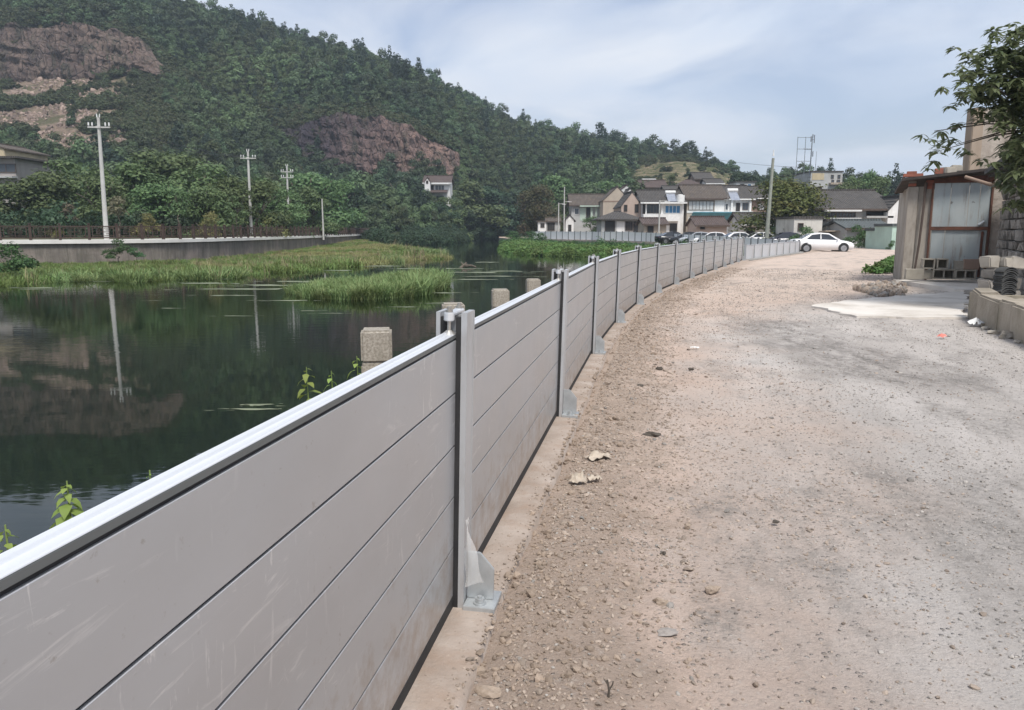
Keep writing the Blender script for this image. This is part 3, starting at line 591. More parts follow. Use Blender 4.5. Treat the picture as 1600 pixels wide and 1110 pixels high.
belt = [  # px, top y, depth, kind, wide, label
    (18, 268, 92, 'dark', 1.3, 'dark tree at the left end of the belt, below the beige house'),
    (62, 238, 84, 'broad', 1.35, 'round green tree right of the house at the left edge'),
    (112, 232, 92, 'broad', 1.35, 'green tree rising just left of the nearest white pole'),
    (150, 252, 78, 'broad', 1.2, 'bushy green tree directly behind the nearest white pole'),
    (205, 240, 84, 'broad', 1.4, 'broad green tree right of the nearest white pole'),
    (255, 218, 100, 'broad', 1.4, 'tall light topped tree behind the thin sapling, at the crest of the belt'),
    (245, 262, 76, 'broad', 1.2, 'low dense tree behind the railing, right of the pale sapling'),
    (300, 236, 96, 'broad', 1.3, 'green tree above the yellow bush beside the thin sapling'),
    (318, 272, 80, 'broad', 1.2, 'dense low tree behind the two yellow bushes'),
    (352, 262, 84, 'broad', 1.2, 'green tree just left of the second white pole'),
    (398, 268, 88, 'broad', 1.2, 'bushy tree standing behind the second white pole'),
    (410, 250, 118, 'broad', 1.3, 'back row tree between the second and third white poles'),
    (440, 282, 100, 'broad', 1.2, 'front tree left of the double crossarm pole'),
    (478, 248, 128, 'broad', 1.4, 'back row tree right of the double crossarm pole, under the cliff'),
    (486, 282, 108, 'broad', 1.2, 'front tree right of the double crossarm pole'),
    (520, 268, 138, 'broad', 1.2, 'green tree behind the short bare post'),
    (548, 276, 162, 'dark', 1.2, 'dark tree right of the short bare post'),
    (570, 262, 188, 'broad', 1.3, 'tree below the dark part of the cliff at the railing end'),
    (600, 266, 206, 'dark', 1.2, 'tree below the pink part of the cliff'),
    (633, 258, 206, 'dark', 1.35, 'tallest dark tree at the end of the walkway, left of the white house'),
    (655, 304, 178, 'dark', 1.3, 'dark tree in front of the white house among the trees'),
    (690, 310, 179, 'dark', 1.35, 'dark tree overhanging the river just below the white house'),
    (702, 297, 181, 'broad', 1.1, 'leafy tree right in front of the white house windows'),
    (674, 303, 180, 'broad', 1.0, 'leafy tree at the lower left of the white house'),
    (730, 272, 205, 'broad', 1.45, 'leafy tree right of the white house, above the river'),
    (722, 318, 196, 'dark', 1.4, 'dark tree low over the river bend, left side'),
    (765, 282, 215, 'dark', 1.4, 'dark tree above the river bend'),
    (752, 325, 206, 'dark', 1.5, 'dark tree leaning low over the river at the bend'),
    (800, 288, 222, 'dark', 1.4, 'dark tree closing the river bend behind the rusty tree'),
    (785, 322, 232, 'dark', 1.6, 'lowest dark tree closing the river at its bend'),
]
for px, yt, Y, k, wd, lb in belt: tpx(k, 'broadleaf_tree', px, yt, Y, ZL - .2 if px < 640 else -.4, lb, 'tree', GB, wd)
for px, yt, Y, k, wd, lb in [(275, 278, 66, 'slim', 1, 'thin sapling with a bare lower trunk near the second yellow bush'), (180, 292, 63, 'pale', 1.0, 'pale sapling right beside the nearest white pole'),
                             (105, 310, 63, 'pale', .9, 'sparse pale sapling left of the nearest white pole'), (366, 290, 74, 'slim', 1, 'thin forked sapling just left of the second white pole')]:
    tpx(k, 'sapling', px, yt, Y, ZL, lb, 'sapling', 'saplings along the walkway', wd)
for px, yt, Y, lb in [(228, 331, 65, 'rusty yellow bush behind the railing between two saplings'), (322, 331, 72, 'bright yellow green bush behind the railing'), (84, 346, 62, 'low yellowish bush behind the left part of the railing'), (430, 331, 88, 'yellow green bush between the second and third poles')]:
    tpx('bush', 'yellow_bush', px, yt, Y, ZL, lb, 'bush', 'yellow bushes behind the railing')
tpx('rust', 'rusty_tree', 842, 276, 154, 0, 'rusty brown leaved tree at the river bend beside the white hut', 'tree', wide=.95)
tpx('camph', 'camphor_tree', 1228, 262, 80, -1.2, 'large round yellow green tree behind the concrete utility pole', 'tree', wide=1.45)
tpx('lite', 'village_tree', 1052, 268, 190, D(1052, 296, 190).z, 'dark green tree among the terraces above the village', 'tree', wide=1.1)
tpx('lite', 'village_tree', 890, 288, 170, 0, 'green tree behind the long low house', 'tree', wide=1.3)
tpx('lite', 'village_tree', 925, 330, 128, 0, 'leafy green tree in front of the long low house', 'tree', wide=1.0)
tpx('lite', 'village_tree', 945, 334, 124, 0, 'vine covered tree left of the dark hip roofed house', 'tree', wide=.9)
tpx('broad', 'village_tree', 870, 262, 185, 1, 'green tree behind the rusty tree on the right', 'tree', wide=1.2)
tpx('broad', 'village_tree', 930, 262, 190, 1, 'green tree above the beige gable house', 'tree', wide=1.3)
tpx('broad', 'village_tree', 965, 268, 180, 1, 'green tree left of the bare terraces', 'tree', wide=1.2)
for px, yt, Y, lb in [(1160, 258, 180, 'dark green tree above the house with the solar heater'), (1184, 256, 185, 'dark tree just left of the utility pole top'), (1336, 262, 130, 'bamboo grove tree right of the grey hilltop building'), (1356, 257, 132, 'tall pointed bamboo in the grove behind the tiled house'), (1376, 266, 128, 'right end tree of the grove behind the tiled house'), (1322, 268, 128, 'left end tree of the grove behind the tiled house')]:
    tpx('broad' if px > 1300 else 'dark', 'village_tree', px, yt, Y, 3, lb, 'tree', 'trees on the rise behind the village', .85)
for px, yt, Y, lb in [(1256, 352, 66, 'bush in front of the stained white wall, left of the white car'), (1345, 352, 68, 'leafy bush behind the bonnet of the white car'), (1362, 355, 69, 'bush beside the mint green hut'), (1392, 376, 62, 'low dark bush at the foot of the mint green hut')]:
    tpx('shrub', 'yard_bush', px, yt, Y, 0, lb, 'bush', 'bushes along the yard by the white car', .95)
for px, yt, Y, lb in [(793, 366, 124, 'shrub at the very tip of the far bank, beside the river bend'), (808, 361, 130, 'shrub just right of the tip of the far bank'), (826, 360, 134, 'shrub at the river end of the white barrier'), (842, 364, 133, 'shrub below the small white hut')]:
    tpx('shrub', 'bank_shrub', px, yt, Y, -.9, lb, 'shrub', 'shrubs at the tip of the far bank', 1.3)
for px, yt, Y, zb, lb in [(10, 378, 41, -.9, 'dark leafy shrub on the foreshore at the left edge'), (182, 374, 55, -.5, 'dark climbing shrub against the embankment wall'), (212, 386, 55.5, -.5, 'smaller dark shrub at the foot of the embankment wall')]:
    tpx('shrub', 'dark_shrub', px, yt, Y, zb, lb, 'shrub', None, 1.2)
# grasses
def tuft(seed, n, h, spread, m, lean=.5, wid=.018):
    rg = np.random.RandomState(seed); V = []; Fc = []
    for i in range(n):
        a = rg.uniform(0, 2 * pi); r = spread * sqrt(rg.uniform()); x, y = cos(a) * r, sin(a) * r; b_ = rg.uniform(0, 2 * pi); L = h * rg.uniform(.55, 1.15); k = lean * rg.uniform(.2, 1.2); dx, dy = cos(b_), sin(b_); w_ = wid * rg.uniform(.7, 1.3)
        base = len(V)
        for t, ww in ((0, 1), (.45, .85), (.8, .5), (1, .05)):
            X, Y, Z = x + dx * L * k * t * t, y + dy * L * k * t * t, L * (t - .25 * k * t * t * t)
            V += [(X - dy * w_ * ww, Y + dx * w_ * ww, Z), (X + dy * w_ * ww, Y - dx * w_ * ww, Z)]
        for q in range(3): Fc.append((base + 2 * q, base + 2 * q + 1, base + 2 * q + 3, base + 2 * q + 2))
    return np_mesh('grass_tuft', V, Fc, m)
MG = leaf_mat('grass_blade', (.10, .155, .04), (.21, .27, .085), objrnd=.25, trans=.3)
MG2 = leaf_mat('dry_grass_blade', (.20, .21, .075), (.32, .31, .13), objrnd=.2, trans=.3)
MG3 = leaf_mat('reed_blade', (.09, .15, .045), (.27, .34, .14), objrnd=.2, trans=.3)
gsrc = [tuft(1, 46, .42, .42, MG, .8), tuft(2, 46, .52, .38, MG, .8), tuft(3, 46, .34, .45, MG2, .9), tuft(4, 42, .42, .4, MG2, .9), tuft(5, 14, .75, .3, leaf_mat('dead_stalk', (.20, .165, .09), (.30, .25, .15), trans=.1), .5, .012), tuft(6, 40, .62, .32, MG3, 1.0, .02)]
n_ = 21000; gu = RNG.uniform(.08, 1, n_); gv = RNG.uniform(0, 1, n_) ** 1.15
def bil(A, u, v):
    i = np.clip(u * (A.shape[0] - 1), 0, A.shape[0] - 1.001); j = np.clip(v * (A.shape[1] - 1), 0, A.shape[1] - 1.001); a = i.astype(int); c = j.astype(int); f = i - a; h = j - c
    return (A[a, c] * (1 - f) + A[a + 1, c] * f) * (1 - h) + (A[a, c + 1] * (1 - f) + A[a + 1, c + 1] * f) * h
gx, gy, gz = bil(FX, gu, gv), bil(FY, gu, gv), bil(FZ, gu, gv)
# a trodden path along the wall stays bare, and grass thins with the noise of the ground
ok = (gx > -52) & (gy > 28); dens = fbm(gx * .12, gy * .12, 3, 77); ok &= RNG.uniform(0, 1, n_) < .88 + 1.1 * dens + .7 * fbm(gx * .6, gy * .6, 3, 78)
gx, gy, gz = gx[ok], gy[ok], gz[ok]; k = len(gx); dry = fbm(gx * .1, gy * .1, 3, 5) + .25 * (gx > -24) * (gv[ok] > .35)
vid = np.where(dry > .12, RNG.randint(2, 4, k), RNG.randint(0, 2, k)); vid = np.where(RNG.uniform(0, 1, k) < .07, 4, vid); vid = np.where((RNG.uniform(0, 1, k) < .8) & (fbm(gx * .25, gy * .25, 3, 83) > .28) & (gv[ok] < .45), 5, vid); sc_ = RNG.uniform(.6, 1.3, k) * np.where(gv[ok] < .2, 1.15, .55) * (1 + .55 * fbm(gx * .35, gy * .35, 3, 91))
scatter('foreshore_grass', np.stack([gx, gy, gz - .03], 1), np.stack([RNG.uniform(-.15, .15, k), RNG.uniform(-.15, .15, k), RNG.uniform(0, 6.28, k)], 1), sc_, vid, gsrc)
# reed island
isl = [P(452, 458, -.9), P(480, 466, -.9), P(545, 470, -.9), P(610, 467, -.9), P(660, 462, -.9), P(694, 450, -.9), P(696, 442, -.9), P(660, 437, -.9), P(600, 440, -.9), P(560, 445, -.9), P(500, 448, -.9)]
ipx = np.array([p.x for p in isl]); ipy = np.array([p.y for p in isl]); n_ = 5000; ix = RNG.uniform(ipx.min(), ipx.max(), n_); iy = RNG.uniform(ipy.min(), ipy.max(), n_)
ok = in_poly(ix, iy, [(p.x, p.y) for p in isl]); ix, iy = ix[ok][:1500], iy[ok][:1500]; k = len(ix)
isrc = [tuft(11, 40, .62, .28, MG3, 1.1, .018), tuft(12, 40, .72, .25, MG3, 1.0, .018), tuft(13, 36, .5, .3, MG3, 1.2, .018)]
sc_ = RNG.uniform(.6, 1.1, k) * (0.75 + .35 * np.clip((ix + 6.4) / 2.5, 0, 1))
scatter('island_reeds', np.stack([ix, iy, np.full(k, -.95)], 1), np.stack([RNG.uniform(-.2, .2, k), RNG.uniform(-.2, .2, k), RNG.uniform(0, 6.28, k)], 1), sc_, RNG.randint(0, 3, k), isrc)
# bay bank greenery: bright weeds by the water, darker vines below the wall
wsrc = [leaf_cloud('weed_clump', [(0, 0, .35, .6, .6, .45), (.4, .2, .25, .45, .45, .35), (-.35, .1, .3, .4, .5, .35)], 260, .19, ML['weed'], 91), leaf_cloud('weed_clump', [(0, 0, .45, .55, .6, .6), (.3, -.3, .3, .5, .4, .4)], 240, .19, ML['weed'], 92),
        leaf_cloud('vine_clump', [(0, 0, .5, .7, .7, .6), (.5, .2, .4, .5, .5, .5)], 300, .2, ML['vine'], 93), leaf_cloud('vine_clump', [(0, 0, .7, .6, .6, .9)], 260, .2, ML['vine'], 94)]
n_ = 3600; gu = RNG.uniform(0, 1, n_); gv = RNG.uniform(0, 1, n_); gx, gy, gz = bil(BX, gu, gv), bil(BY, gu, gv), bil(BZ, gu, gv)
hi = gv + .25 * fbm(gx * .2, gy * .2, 3, 2) > .55; vid = np.where(hi, RNG.randint(2, 4, n_), RNG.randint(0, 2, n_)); sc_ = RNG.uniform(.6, 1.25, n_) * np.where(gv > .5, .5, .95)
ok = ~((gv > .62) & (fbm(gx * .15, gy * .15 + 3, 3, 4) > .0)); gx, gy, gz, vid, sc_ = gx[ok], gy[ok], gz[ok], vid[ok], sc_[ok]; n_ = len(gx)
scatter('bay_bank_weeds', np.stack([gx, gy, gz - .05], 1), np.stack([RNG.uniform(-.2, .2, n_), RNG.uniform(-.2, .2, n_), RNG.uniform(0, 6.28, n_)], 1), sc_, vid, wsrc)
# scrub under the tree belt
n_ = 900; gx = RNG.uniform(-75, -8, n_); gy = RNG.uniform(62, 235, n_); lx = np.interp(gy, [p[1] for p in LP[3:]], [p[0] for p in LP[3:]]); ok = (gx < lx - 7) | (gy > 200); gx, gy = gx[ok], gy[ok]; n_ = len(gx)
usrc = [leaf_cloud('understorey_bush', lobes_tree(s, 1.8, 2.2, 8, .8, .1), 420, .3, ML['dark'], s) for s in (101, 102)]
scatter('understorey', np.stack([gx, gy, np.full(n_, ZL - .1)], 1), np.stack([gx * 0, gx * 0, RNG.uniform(0, 6.28, n_)], 1), RNG.uniform(.7, 1.5, n_), RNG.randint(0, 2, n_), usrc)
n_ = 700; gu = RNG.uniform(.855, 1, n_); gv = RNG.uniform(0, 1, n_); gx, gy, gz = bil(FX, gu, gv), bil(FY, gu, gv), bil(FZ, gu, gv)
qx = RNG.uniform(630, 860, 1500); qY = hcol(qx, 1) + RNG.uniform(-28, 14, 1500); qz = np.maximum(hill_z(qx, qY), -1.0); gx, gy, gz = np.concatenate([gx, ax(qx) * qY]), np.concatenate([gy, qY]), np.concatenate([gz, qz]); n_ = len(gx)
scatter('bend_undergrowth', np.stack([gx, gy, gz - .1], 1), np.stack([gx * 0, gx * 0, RNG.uniform(0, 6.28, n_)], 1), RNG.uniform(.4, .95, n_), RNG.randint(0, 2, n_), usrc)
# floating weed on the water
M_ALG = mat('floating_weed', (.20, .22, .14), (.12, .14, .08), 2, .6, world=True)
mb = MB(); rg = random.Random(5)
def blob(cx, cy, a, b_, n=14):
    o = rg.uniform(0, 6); ps = []
    for i in range(n):
        t = 2 * pi * i / n; r = 1 + .35 * sin(3 * t + o) * rg.uniform(.4, 1) + rg.uniform(-.2, .2); ps.append((cx + a * r * cos(t), cy + b_ * r * sin(t), -.896))
    mb.quad(*ps)
for px, py, a, b_ in [(320, 443, 1.1, .35), (385, 452, 1.6, .35), (430, 446, 1.3, .4), (470, 440, 1.2, .5), (360, 462, .9, .16), (560, 412, 1.0, .5), (600, 416, 1.3, .6), (640, 420, .9, .5), (740, 426, 1.6, .5), (775, 432, 1.5, .4), (720, 420, 1.2, .45), (790, 424, 1.1, .4), (745, 437, 1.0, .25),
                      (690, 474, .5, .12), (630, 480, .45, .1), (520, 490, .35, .08), (485, 486, .3, .08), (370, 494, .4, .07), (265, 482, .3, .07), (300, 436, 1.2, .3), (160, 440, 1.0, .2), (60, 450, .9, .2), (400, 633, .22, .06), (395, 640, .3, .05), (760, 410, 1.0, .6), (530, 423, .9, .4), (695, 458, .6, .2), (60, 452, .8, .15), (240, 470, .25, .05), (450, 470, .7, .16)]:
    c = P(px, py, -.9); blob(c.x, c.y, a, b_)
    for q in range(6): blob(c.x + rg.uniform(-2, 2) * a, c.y + rg.uniform(-1.6, 1.6) * b_, a * rg.uniform(.08, .35), b_ * rg.uniform(.1, .35), 9)
tag(mb.build('floating_weed', M_ALG), kind='stuff')
# ================================================================== FLOOD BARRIER
m, nt, b = new_mat('barrier_aluminium'); g = node(nt, 'ShaderNodeTexCoord'); oi = node(nt, 'ShaderNodeObjectInfo'); v = g.outputs['Object']
vv = node(nt, 'ShaderNodeVectorMath', operation='ADD'); nt.links.new(v, vv.inputs[0]); rr = math_(nt, 'MULTIPLY', oi.outputs['Random'], 90.0); cbx = node(nt, 'ShaderNodeCombineXYZ'); nt.links.new(rr, cbx.inputs[0]); nt.links.new(rr, cbx.inputs[2]); nt.links.new(cbx.outputs[0], vv.inputs[1]); vo = vv.outputs[0]
col = mixc(nt, ramp(nt, noise(nt, mapv(nt, vo, (.7, 1, 1.6)), 1.4, 6, .6), .35, .68), (.52, .525, .535), (.475, .475, .48))
sc1 = ramp(nt, noise(nt, mapv(nt, vo, (1.2, 1, 9), (0, .35, 0)), 2.3, 7, .7, 1.2), .575, .66); msk = ramp(nt, noise(nt, vo, .8, 3), .44, .58)
film = math_(nt, 'MULTIPLY', math_(nt, 'MULTIPLY', sc1, msk), .8); col = mixc(nt, film, col, (.76, .75, .74))
sc2 = math_(nt, 'MULTIPLY', ramp(nt, noise(nt, mapv(nt, vo, (7, 1, 1.5), (0, .5, 0)), 3.0, 6, .65, 2.0), .60, .66), .6); col = mixc(nt, math_(nt, 'MULTIPLY', sc2, msk), col, (.82, .81, .80))
gz = node(nt, 'ShaderNodeNewGeometry'); zs = node(nt, 'ShaderNodeSeparateXYZ'); nt.links.new(gz.outputs['Position'], zs.inputs[0])
spl = math_(nt, 'ADD', math_(nt, 'MULTIPLY', noise(nt, gz.outputs['Position'], 9, 7, .75), 1.0), math_(nt, 'MULTIPLY', zs.outputs['Z'], -.55)); col = mixc(nt, ramp(nt, spl, .30, .55, (0,) * 3, (.8,) * 3), col, (.34, .275, .225))
spk = math_(nt, 'MULTIPLY', ramp(nt, noise(nt, gz.outputs['Position'], 38, 4, .6), .66, .72), ramp(nt, noise(nt, gz.outputs['Position'], 2.2, 4), .45, .65)); col = mixc(nt, math_(nt, 'MULTIPLY', spk, .55), col, (.27, .23, .19))
nt.links.new(col, b.inputs['Base Color']); b.inputs['Metallic'].default_value = .5
nt.links.new(ramp(nt, noise(nt, vo, 3, 5), .3, .7, (.30,) * 3, (.42,) * 3), b.inputs['Roughness'])
bump(nt, b, noise(nt, mapv(nt, vo, (1, 1, 1)), 3.5, 4, .6), .12, .01); M_PLANK = m
M_ALU = mat('bright_aluminium', (.80, .81, .82), (.70, .715, .73), 3, .36, .55, stretch=(.3, 1, 1), rnd=.04)
M_STEEL = mat('galvanised_steel', (.50, .52, .525), (.40, .42, .43), 14, .42, .55, bmp=.1, bscale=60, rnd=.05)
M_GASK = mat('black_rubber', (.018, .018, .02), (.03, .03, .03), 6, .7)
M_BOLT = mat('bolt_steel', (.52, .50, .46), (.38, .36, .33), 30, .35, .8)
H0, PH = .045, .2045; HT = H0 + 5 * PH
fb = empty('flood_barrier', (FP[4][0], FP[4][1], .034), 0, 'long curving grey aluminium flood barrier of stacked planks beside the dirt road', 'flood barrier')
base = Vector(fb.location)
def loc_(p): return Vector((p.x, p.y, 0.034)) - base
mbp = MB()   # H-section post: two flanges joined by a web, local x along the wall, y to the river
mbp.box((-.060, -.062, 0), (.060, -.040, 1.168)); mbp.box((-.060, .040, 0), (.060, .056, 1.168)); mbp.box((-.006, -.040, .001), (.006, .040, 1.155))
mbp.box((-.060, -.0635, 0), (-.046, -.062, 1.166)); mbp.box((.046, -.0635, 0), (.060, -.062, 1.166))
M_POST = mat('mill_aluminium', (.56, .57, .58), (.48, .49, .50), 3, .38, .45, stretch=(1, 1, .3), rnd=.05, dirt=(.36, .335, .31), dscale=5)
me_post = mbp.mesh('post', M_POST, .0025)
me_seal = MB().box((-.014, -.0098, .002), (.014, .0098, 1.150)).mesh('seal', M_GASK)
mbb = MB(); mbb.box((-.078, -.190, 0), (.078, -.065, .022)); mbb.prism([(-.0645, .0225), (-.172, .0225), (-.172, .15), (-.115, .215), (-.0645, .215)], -.006, .006, 'x')
me_brk = mbb.mesh('base_bracket', M_STEEL, .002)
mbb = MB(); mbb.tube((0, 0, 0), (0, 0, .007), .026, n=20); mbb.tube((0, 0, .007), (0, 0, .024), .019, n=6); mbb.tube((0, 0, .024), (0, 0, .031), .010, n=10); me_bolt = mbb.mesh('anchor_bolt', M_STEEL, .0012)
mbb = MB(); mbb.box((-.085, -.017, 1.156), (.085, .020, 1.168))
for s_ in (-1, 1): mbb.tube((s_ * .075, .002, 1.138), (s_ * .075, .002, 1.170), .020, n=16)
me_clamp = mbb.mesh('clamp', M_ALU, .003)
mbb = MB(); mbb.tube((0, 0, HT + .032), (0, 0, 1.190), .0075, n=10); mbb.tube((0, 0, 1.171), (0, 0, 1.179), .014, n=6); mbb.tube((0, 0, HT + .0215), (0, 0, HT + .036), .026, .011, n=14)
me_screw = mbb.mesh('clamp_screw', M_BOLT)
TH = .019
def plank_mesh(L):
    mb = MB(); a, b_ = -L / 2 + .010, L / 2 - .010
    mb.prism([(-TH + .001, .0035), (-TH, .0045), (-TH, PH - .0045), (-TH + .001, PH - .0035), (TH - .001, PH - .0035), (TH, PH - .0045), (TH, .0045), (TH - .001, .0035)], a, b_, 'x'); return mb.mesh('plank', M_PLANK)
M_LIP = mat('shaded_cap_front', (.17, .18, .18), (.13, .14, .14), 3, .4, .3)  # front face of the cap: its shade is put into a darker grey
M_CAP = mat('cap_aluminium', (.74, .755, .775), (.66, .675, .70), 2, .38, .35, stretch=(.25, 1, 1))
def cap_mesh(L):
    mb = MB(); a, b_ = -L / 2 + .010, L / 2 - .010
    mb.prism([(-TH + .0005, .0185), (-TH + .0005, .0200), (-TH + .0035, .0225), (.006, .0212), (.0085, .027), (TH, .028), (TH, .0045), (-TH + .0075, .0045), (-TH + .0075, .0185)], a, b_, 'x'); return mb.mesh('cap_rail', M_CAP, .0005)
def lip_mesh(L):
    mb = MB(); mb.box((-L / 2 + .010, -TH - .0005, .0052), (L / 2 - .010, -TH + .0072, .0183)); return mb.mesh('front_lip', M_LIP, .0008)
def gasket_mesh(L): return MB().box((-L / 2 + .03, -TH + .006, -.0095), (L / 2 - .03, TH - .006, .0095)).mesh('gasket', M_GASK)
def seal_mesh(L): return MB().box((-L / 2 + .04, -.021, 0), (L / 2 - .04, .021, H0 + .002)).mesh('bottom_seal', M_GASK)
rg = random.Random(3); LEAN = .025
def lean_(rz, z): return Vector((sin(rz), -cos(rz), 0)) * z * LEAN + Vector((0, 0, z))
for i in range(2, 18):
    p = FPv[i]; a = FPv[i - 1]; t = ((FPv[min(i + 1, len(FPv) - 1)] - p).normalized() + (p - a).normalized()); rz = atan2(t.y, t.x)
    if i > 2:
        po = link('post', me_post, fb, loc_(p), (LEAN + rg.uniform(-.005, .005), rg.uniform(-.006, .006), rz)); link('base_bracket', me_brk, po); link('clamp', me_clamp, po)
        for s_ in (-1, 1):
            link('anchor_bolt', me_bolt, po, (s_ * .042, -.125, .0215)); link('clamp_screw', me_screw, po, (s_ * .075, .002, 0))
            for q in (-.0295, .0295): link('seal', me_seal, po, (s_ * .045, q, 0))
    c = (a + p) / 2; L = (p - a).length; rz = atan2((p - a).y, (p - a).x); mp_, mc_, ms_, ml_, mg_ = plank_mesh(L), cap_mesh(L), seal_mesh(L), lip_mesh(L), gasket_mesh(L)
    for k in range(5): link('plank', mp_, fb, loc_(c) + lean_(rz, H0 + k * PH), (LEAN, 0, rz))
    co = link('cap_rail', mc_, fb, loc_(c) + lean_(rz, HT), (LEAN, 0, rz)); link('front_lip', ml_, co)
    for k in range(1, 6): link('gasket', mg_, fb, loc_(c) + lean_(rz, H0 + k * PH), (LEAN, 0, rz))
    link('bottom_seal', ms_, fb, loc_(c), (LEAN, 0, rz))
# torn protective film hanging on the nearest bracket
m, nt, b = new_mat('clear_film'); b.inputs['Base Color'].default_value = (.75, .75, .74, 1); b.inputs['Roughness'].default_value = .25; b.inputs['Alpha'].default_value = .38; M_FILM = m
rz1 = atan2(FPv[5].y - FPv[3].y, FPv[5].x - FPv[3].x); tvec = Vector((cos(rz1), sin(rz1), 0)); nvec = Vector((tvec.y, -tvec.x, 0))
def fl(t, n_, z): return FPv[4] + tvec * t + nvec * (n_ + z * LEAN) + Vector((0, 0, z))
V = []; nr, nc = 14, 6
for r in range(nr):
    k = r / (nr - 1)
    for c_ in range(nc):
        u = c_ / (nc - 1); wdt = .012 + .06 * k; V.append(fl(-.066 + .010 * sin(5 * u + 4 * k), .067 + .008 * u + wdt * u * (.3 + .7 * k) + .007 * sin(9 * k + 3 * u), .40 - .27 * k + .02 * u))
tag(link('plastic_film', np_mesh('plastic_film', V, grid_faces(nr, nc), M_FILM, True)), 'torn clear plastic film clinging to the foot of the nearest barrier post', 'plastic film')
# white barrier round the far bay
M_WPAN = mat('white_panel', (.85, .86, .87), (.80, .81, .82), .8, .5, rnd=.04)
M_WPOST = mat('grey_post', (.16, .165, .17), (.11, .115, .12), 3, .5, .3)
wb = empty('white_barrier', (WP[0][0], WP[0][1], 0), 0, 'low white panelled barrier with dark posts from the road end round the bay', 'flood barrier'); wbase = Vector((WP[0][0], WP[0][1], 0))
wpts = resample([FPv[17] + Vector((.35, .6, 0))] + FPv[18:] + wpv, 2.0); mw = MB(); mw.box((-.93, -.03, .06), (.93, .03, .84)); mw.box((-.93, -.045, .84), (.93, .045, .88)); me_w = mw.mesh('panel', M_WPAN, .006); me_w2 = mw.mesh('panel', mat('light_grey_panel', (.60, .605, .62), (.50, .505, .52), 1.2, .45, .2, rnd=.08, dirt=(.38, .36, .34), dscale=1.8), .006)
mw = MB(); mw.box((-.06, -.075, -.1), (.06, .075, .92)); mw.box((-.10, -.06, .92), (.10, .06, .95)); me_wp = mw.mesh('post', M_WPOST, .006); me_wp2 = MB().box((-.03, -.055, -.1), (.03, .055, .93)).mesh('post', M_STEEL, .004)
for i, p in enumerate(wpts):
    q = wpts[min(i + 1, len(wpts) - 1)]; rz = atan2((q - p).y, (q - p).x) if i < len(wpts) - 1 else rz; kz = float(np.interp(p.y, [40, 60, 80, 110], [.88, .92, 1.1, 1.5])); near_ = p.y < 53 and p.x < 19.5
    link('post', me_wp2 if near_ else me_wp, wb, p - wbase, (0, 0, rz), (1, 1, kz))
    if i < len(wpts) - 1: link('panel', me_w2 if near_ else me_w, wb, (p + q) / 2 - wbase, (0, 0, rz), (1, 1, kz))
mw = MB()
for a, b_ in zip(wpts, wpts[1:]):
    t = (b_ - a).normalized(); M_ = Matrix.Translation((a + b_) / 2) @ Matrix.Rotation(atan2(t.y, t.x), 4, 'Z'); mw.box((-1.0, -.35, -.25), (1.0, .3, .05), M_)
tag(mw.build('barrier_kerb', mat('kerb_stone', (.33, .32, .30), (.24, .23, .21), 1.5, .9, bmp=.4, bscale=12, world=True)), kind='structure')
# granite posts of the old balustrade between the barrier and the river
M_GRAN = mat('granite', (.42, .385, .325), (.24, .21, .17), 60, .85, bmp=.5, bscale=90, rnd=.08, dirt=(.20, .18, .14), dscale=4)
gm = MB(); gm.box((-.1, -.1, .215), (.1, .1, .43)); gm2 = MB(); gm2.box((-.1, -.1, -.55), (.1, .1, .2)); gm3 = MB(); gm3.box((-.092, -.092, .199), (.092, .092, .216))
me_g1, me_g2, me_g3 = gm.mesh('post_cap', M_GRAN, .016, seg=3), gm2.mesh('shaft', M_GRAN, .008), gm3.mesh('neck', M_GRAN)
for k, (px, py, Y, lb) in enumerate([(588, 514, 5.05, 'nearest square granite post behind the flood barrier'), (708, 474, 6.9, 'granite post showing behind the clamp of the nearest barrier post'), (781.5, 452, 9.1, 'granite post showing over the middle of the second barrier bay'), (833, 436, 11.4, 'granite post just left of the second barrier post')]):
    c = D(px, py, Y); e = empty('granite_post', (c.x, c.y, c.z - .43), R(8) , lb, 'stone post', 'granite posts along the river edge'); link('post_cap', me_g1, e); link('shaft', me_g2, e); link('neck', me_g3, e)
# weeds growing up between barrier and river
def weed_plant(px, py, Y, label, n, s=1.0):
    top = D(px, py, Y); mb = MB(); e = empty('weed_plant', (top.x, top.y, -.1), 0, label, 'weed', 'weeds growing behind the barrier'); H = top.z + .1; rg = random.Random(px)
    st = MB(); st.path([Vector((0, 0, 0)), Vector((.01, .0, H * .5)), Vector((0, .01, H))], .008, .003, 6); st.build('stem', mat('weed_stem', (.20, .27, .08), (.15, .2, .06), 5, .7), e)
    V = []; Fc = []
    for i in range(n):
        k = i / n; z = H - .015 - .36 * s * k ** 1.15; a = i * 2.4 + rg.uniform(-.4, .4); L = s * (.045 + .085 * min(1, k * 2.0)) * rg.uniform(.8, 1.2); W_ = L * .30; d = Vector((cos(a), sin(a), 0)); sd_ = Vector((-sin(a), cos(a), 0)); o = Vector((0, 0, z)); bb = len(V); dr = rg.uniform(.5, 1.1)
        for t, ww in ((.12, .15), (.4, 1), (.7, .7), (1, .02)):
            p = o + d * L * t * (1 - .25 * t * dr) + Vector((0, 0, .25 * L * t - dr * L * t * t)); V += [p - sd_ * W_ * ww + Vector((0, 0, .12 * W_)), p, p + sd_ * W_ * ww + Vector((0, 0, .12 * W_))]
        for q in range(3):
            for r in range(2): x0 = bb + 3 * q + r; Fc.append((x0, x0 + 1, x0 + 4, x0 + 3))
    link('leaves', np_mesh('leaves', V, Fc, leaf_mat('weed_leaf', (.16, .26, .05), (.28, .38, .10), trans=.35), True), e)
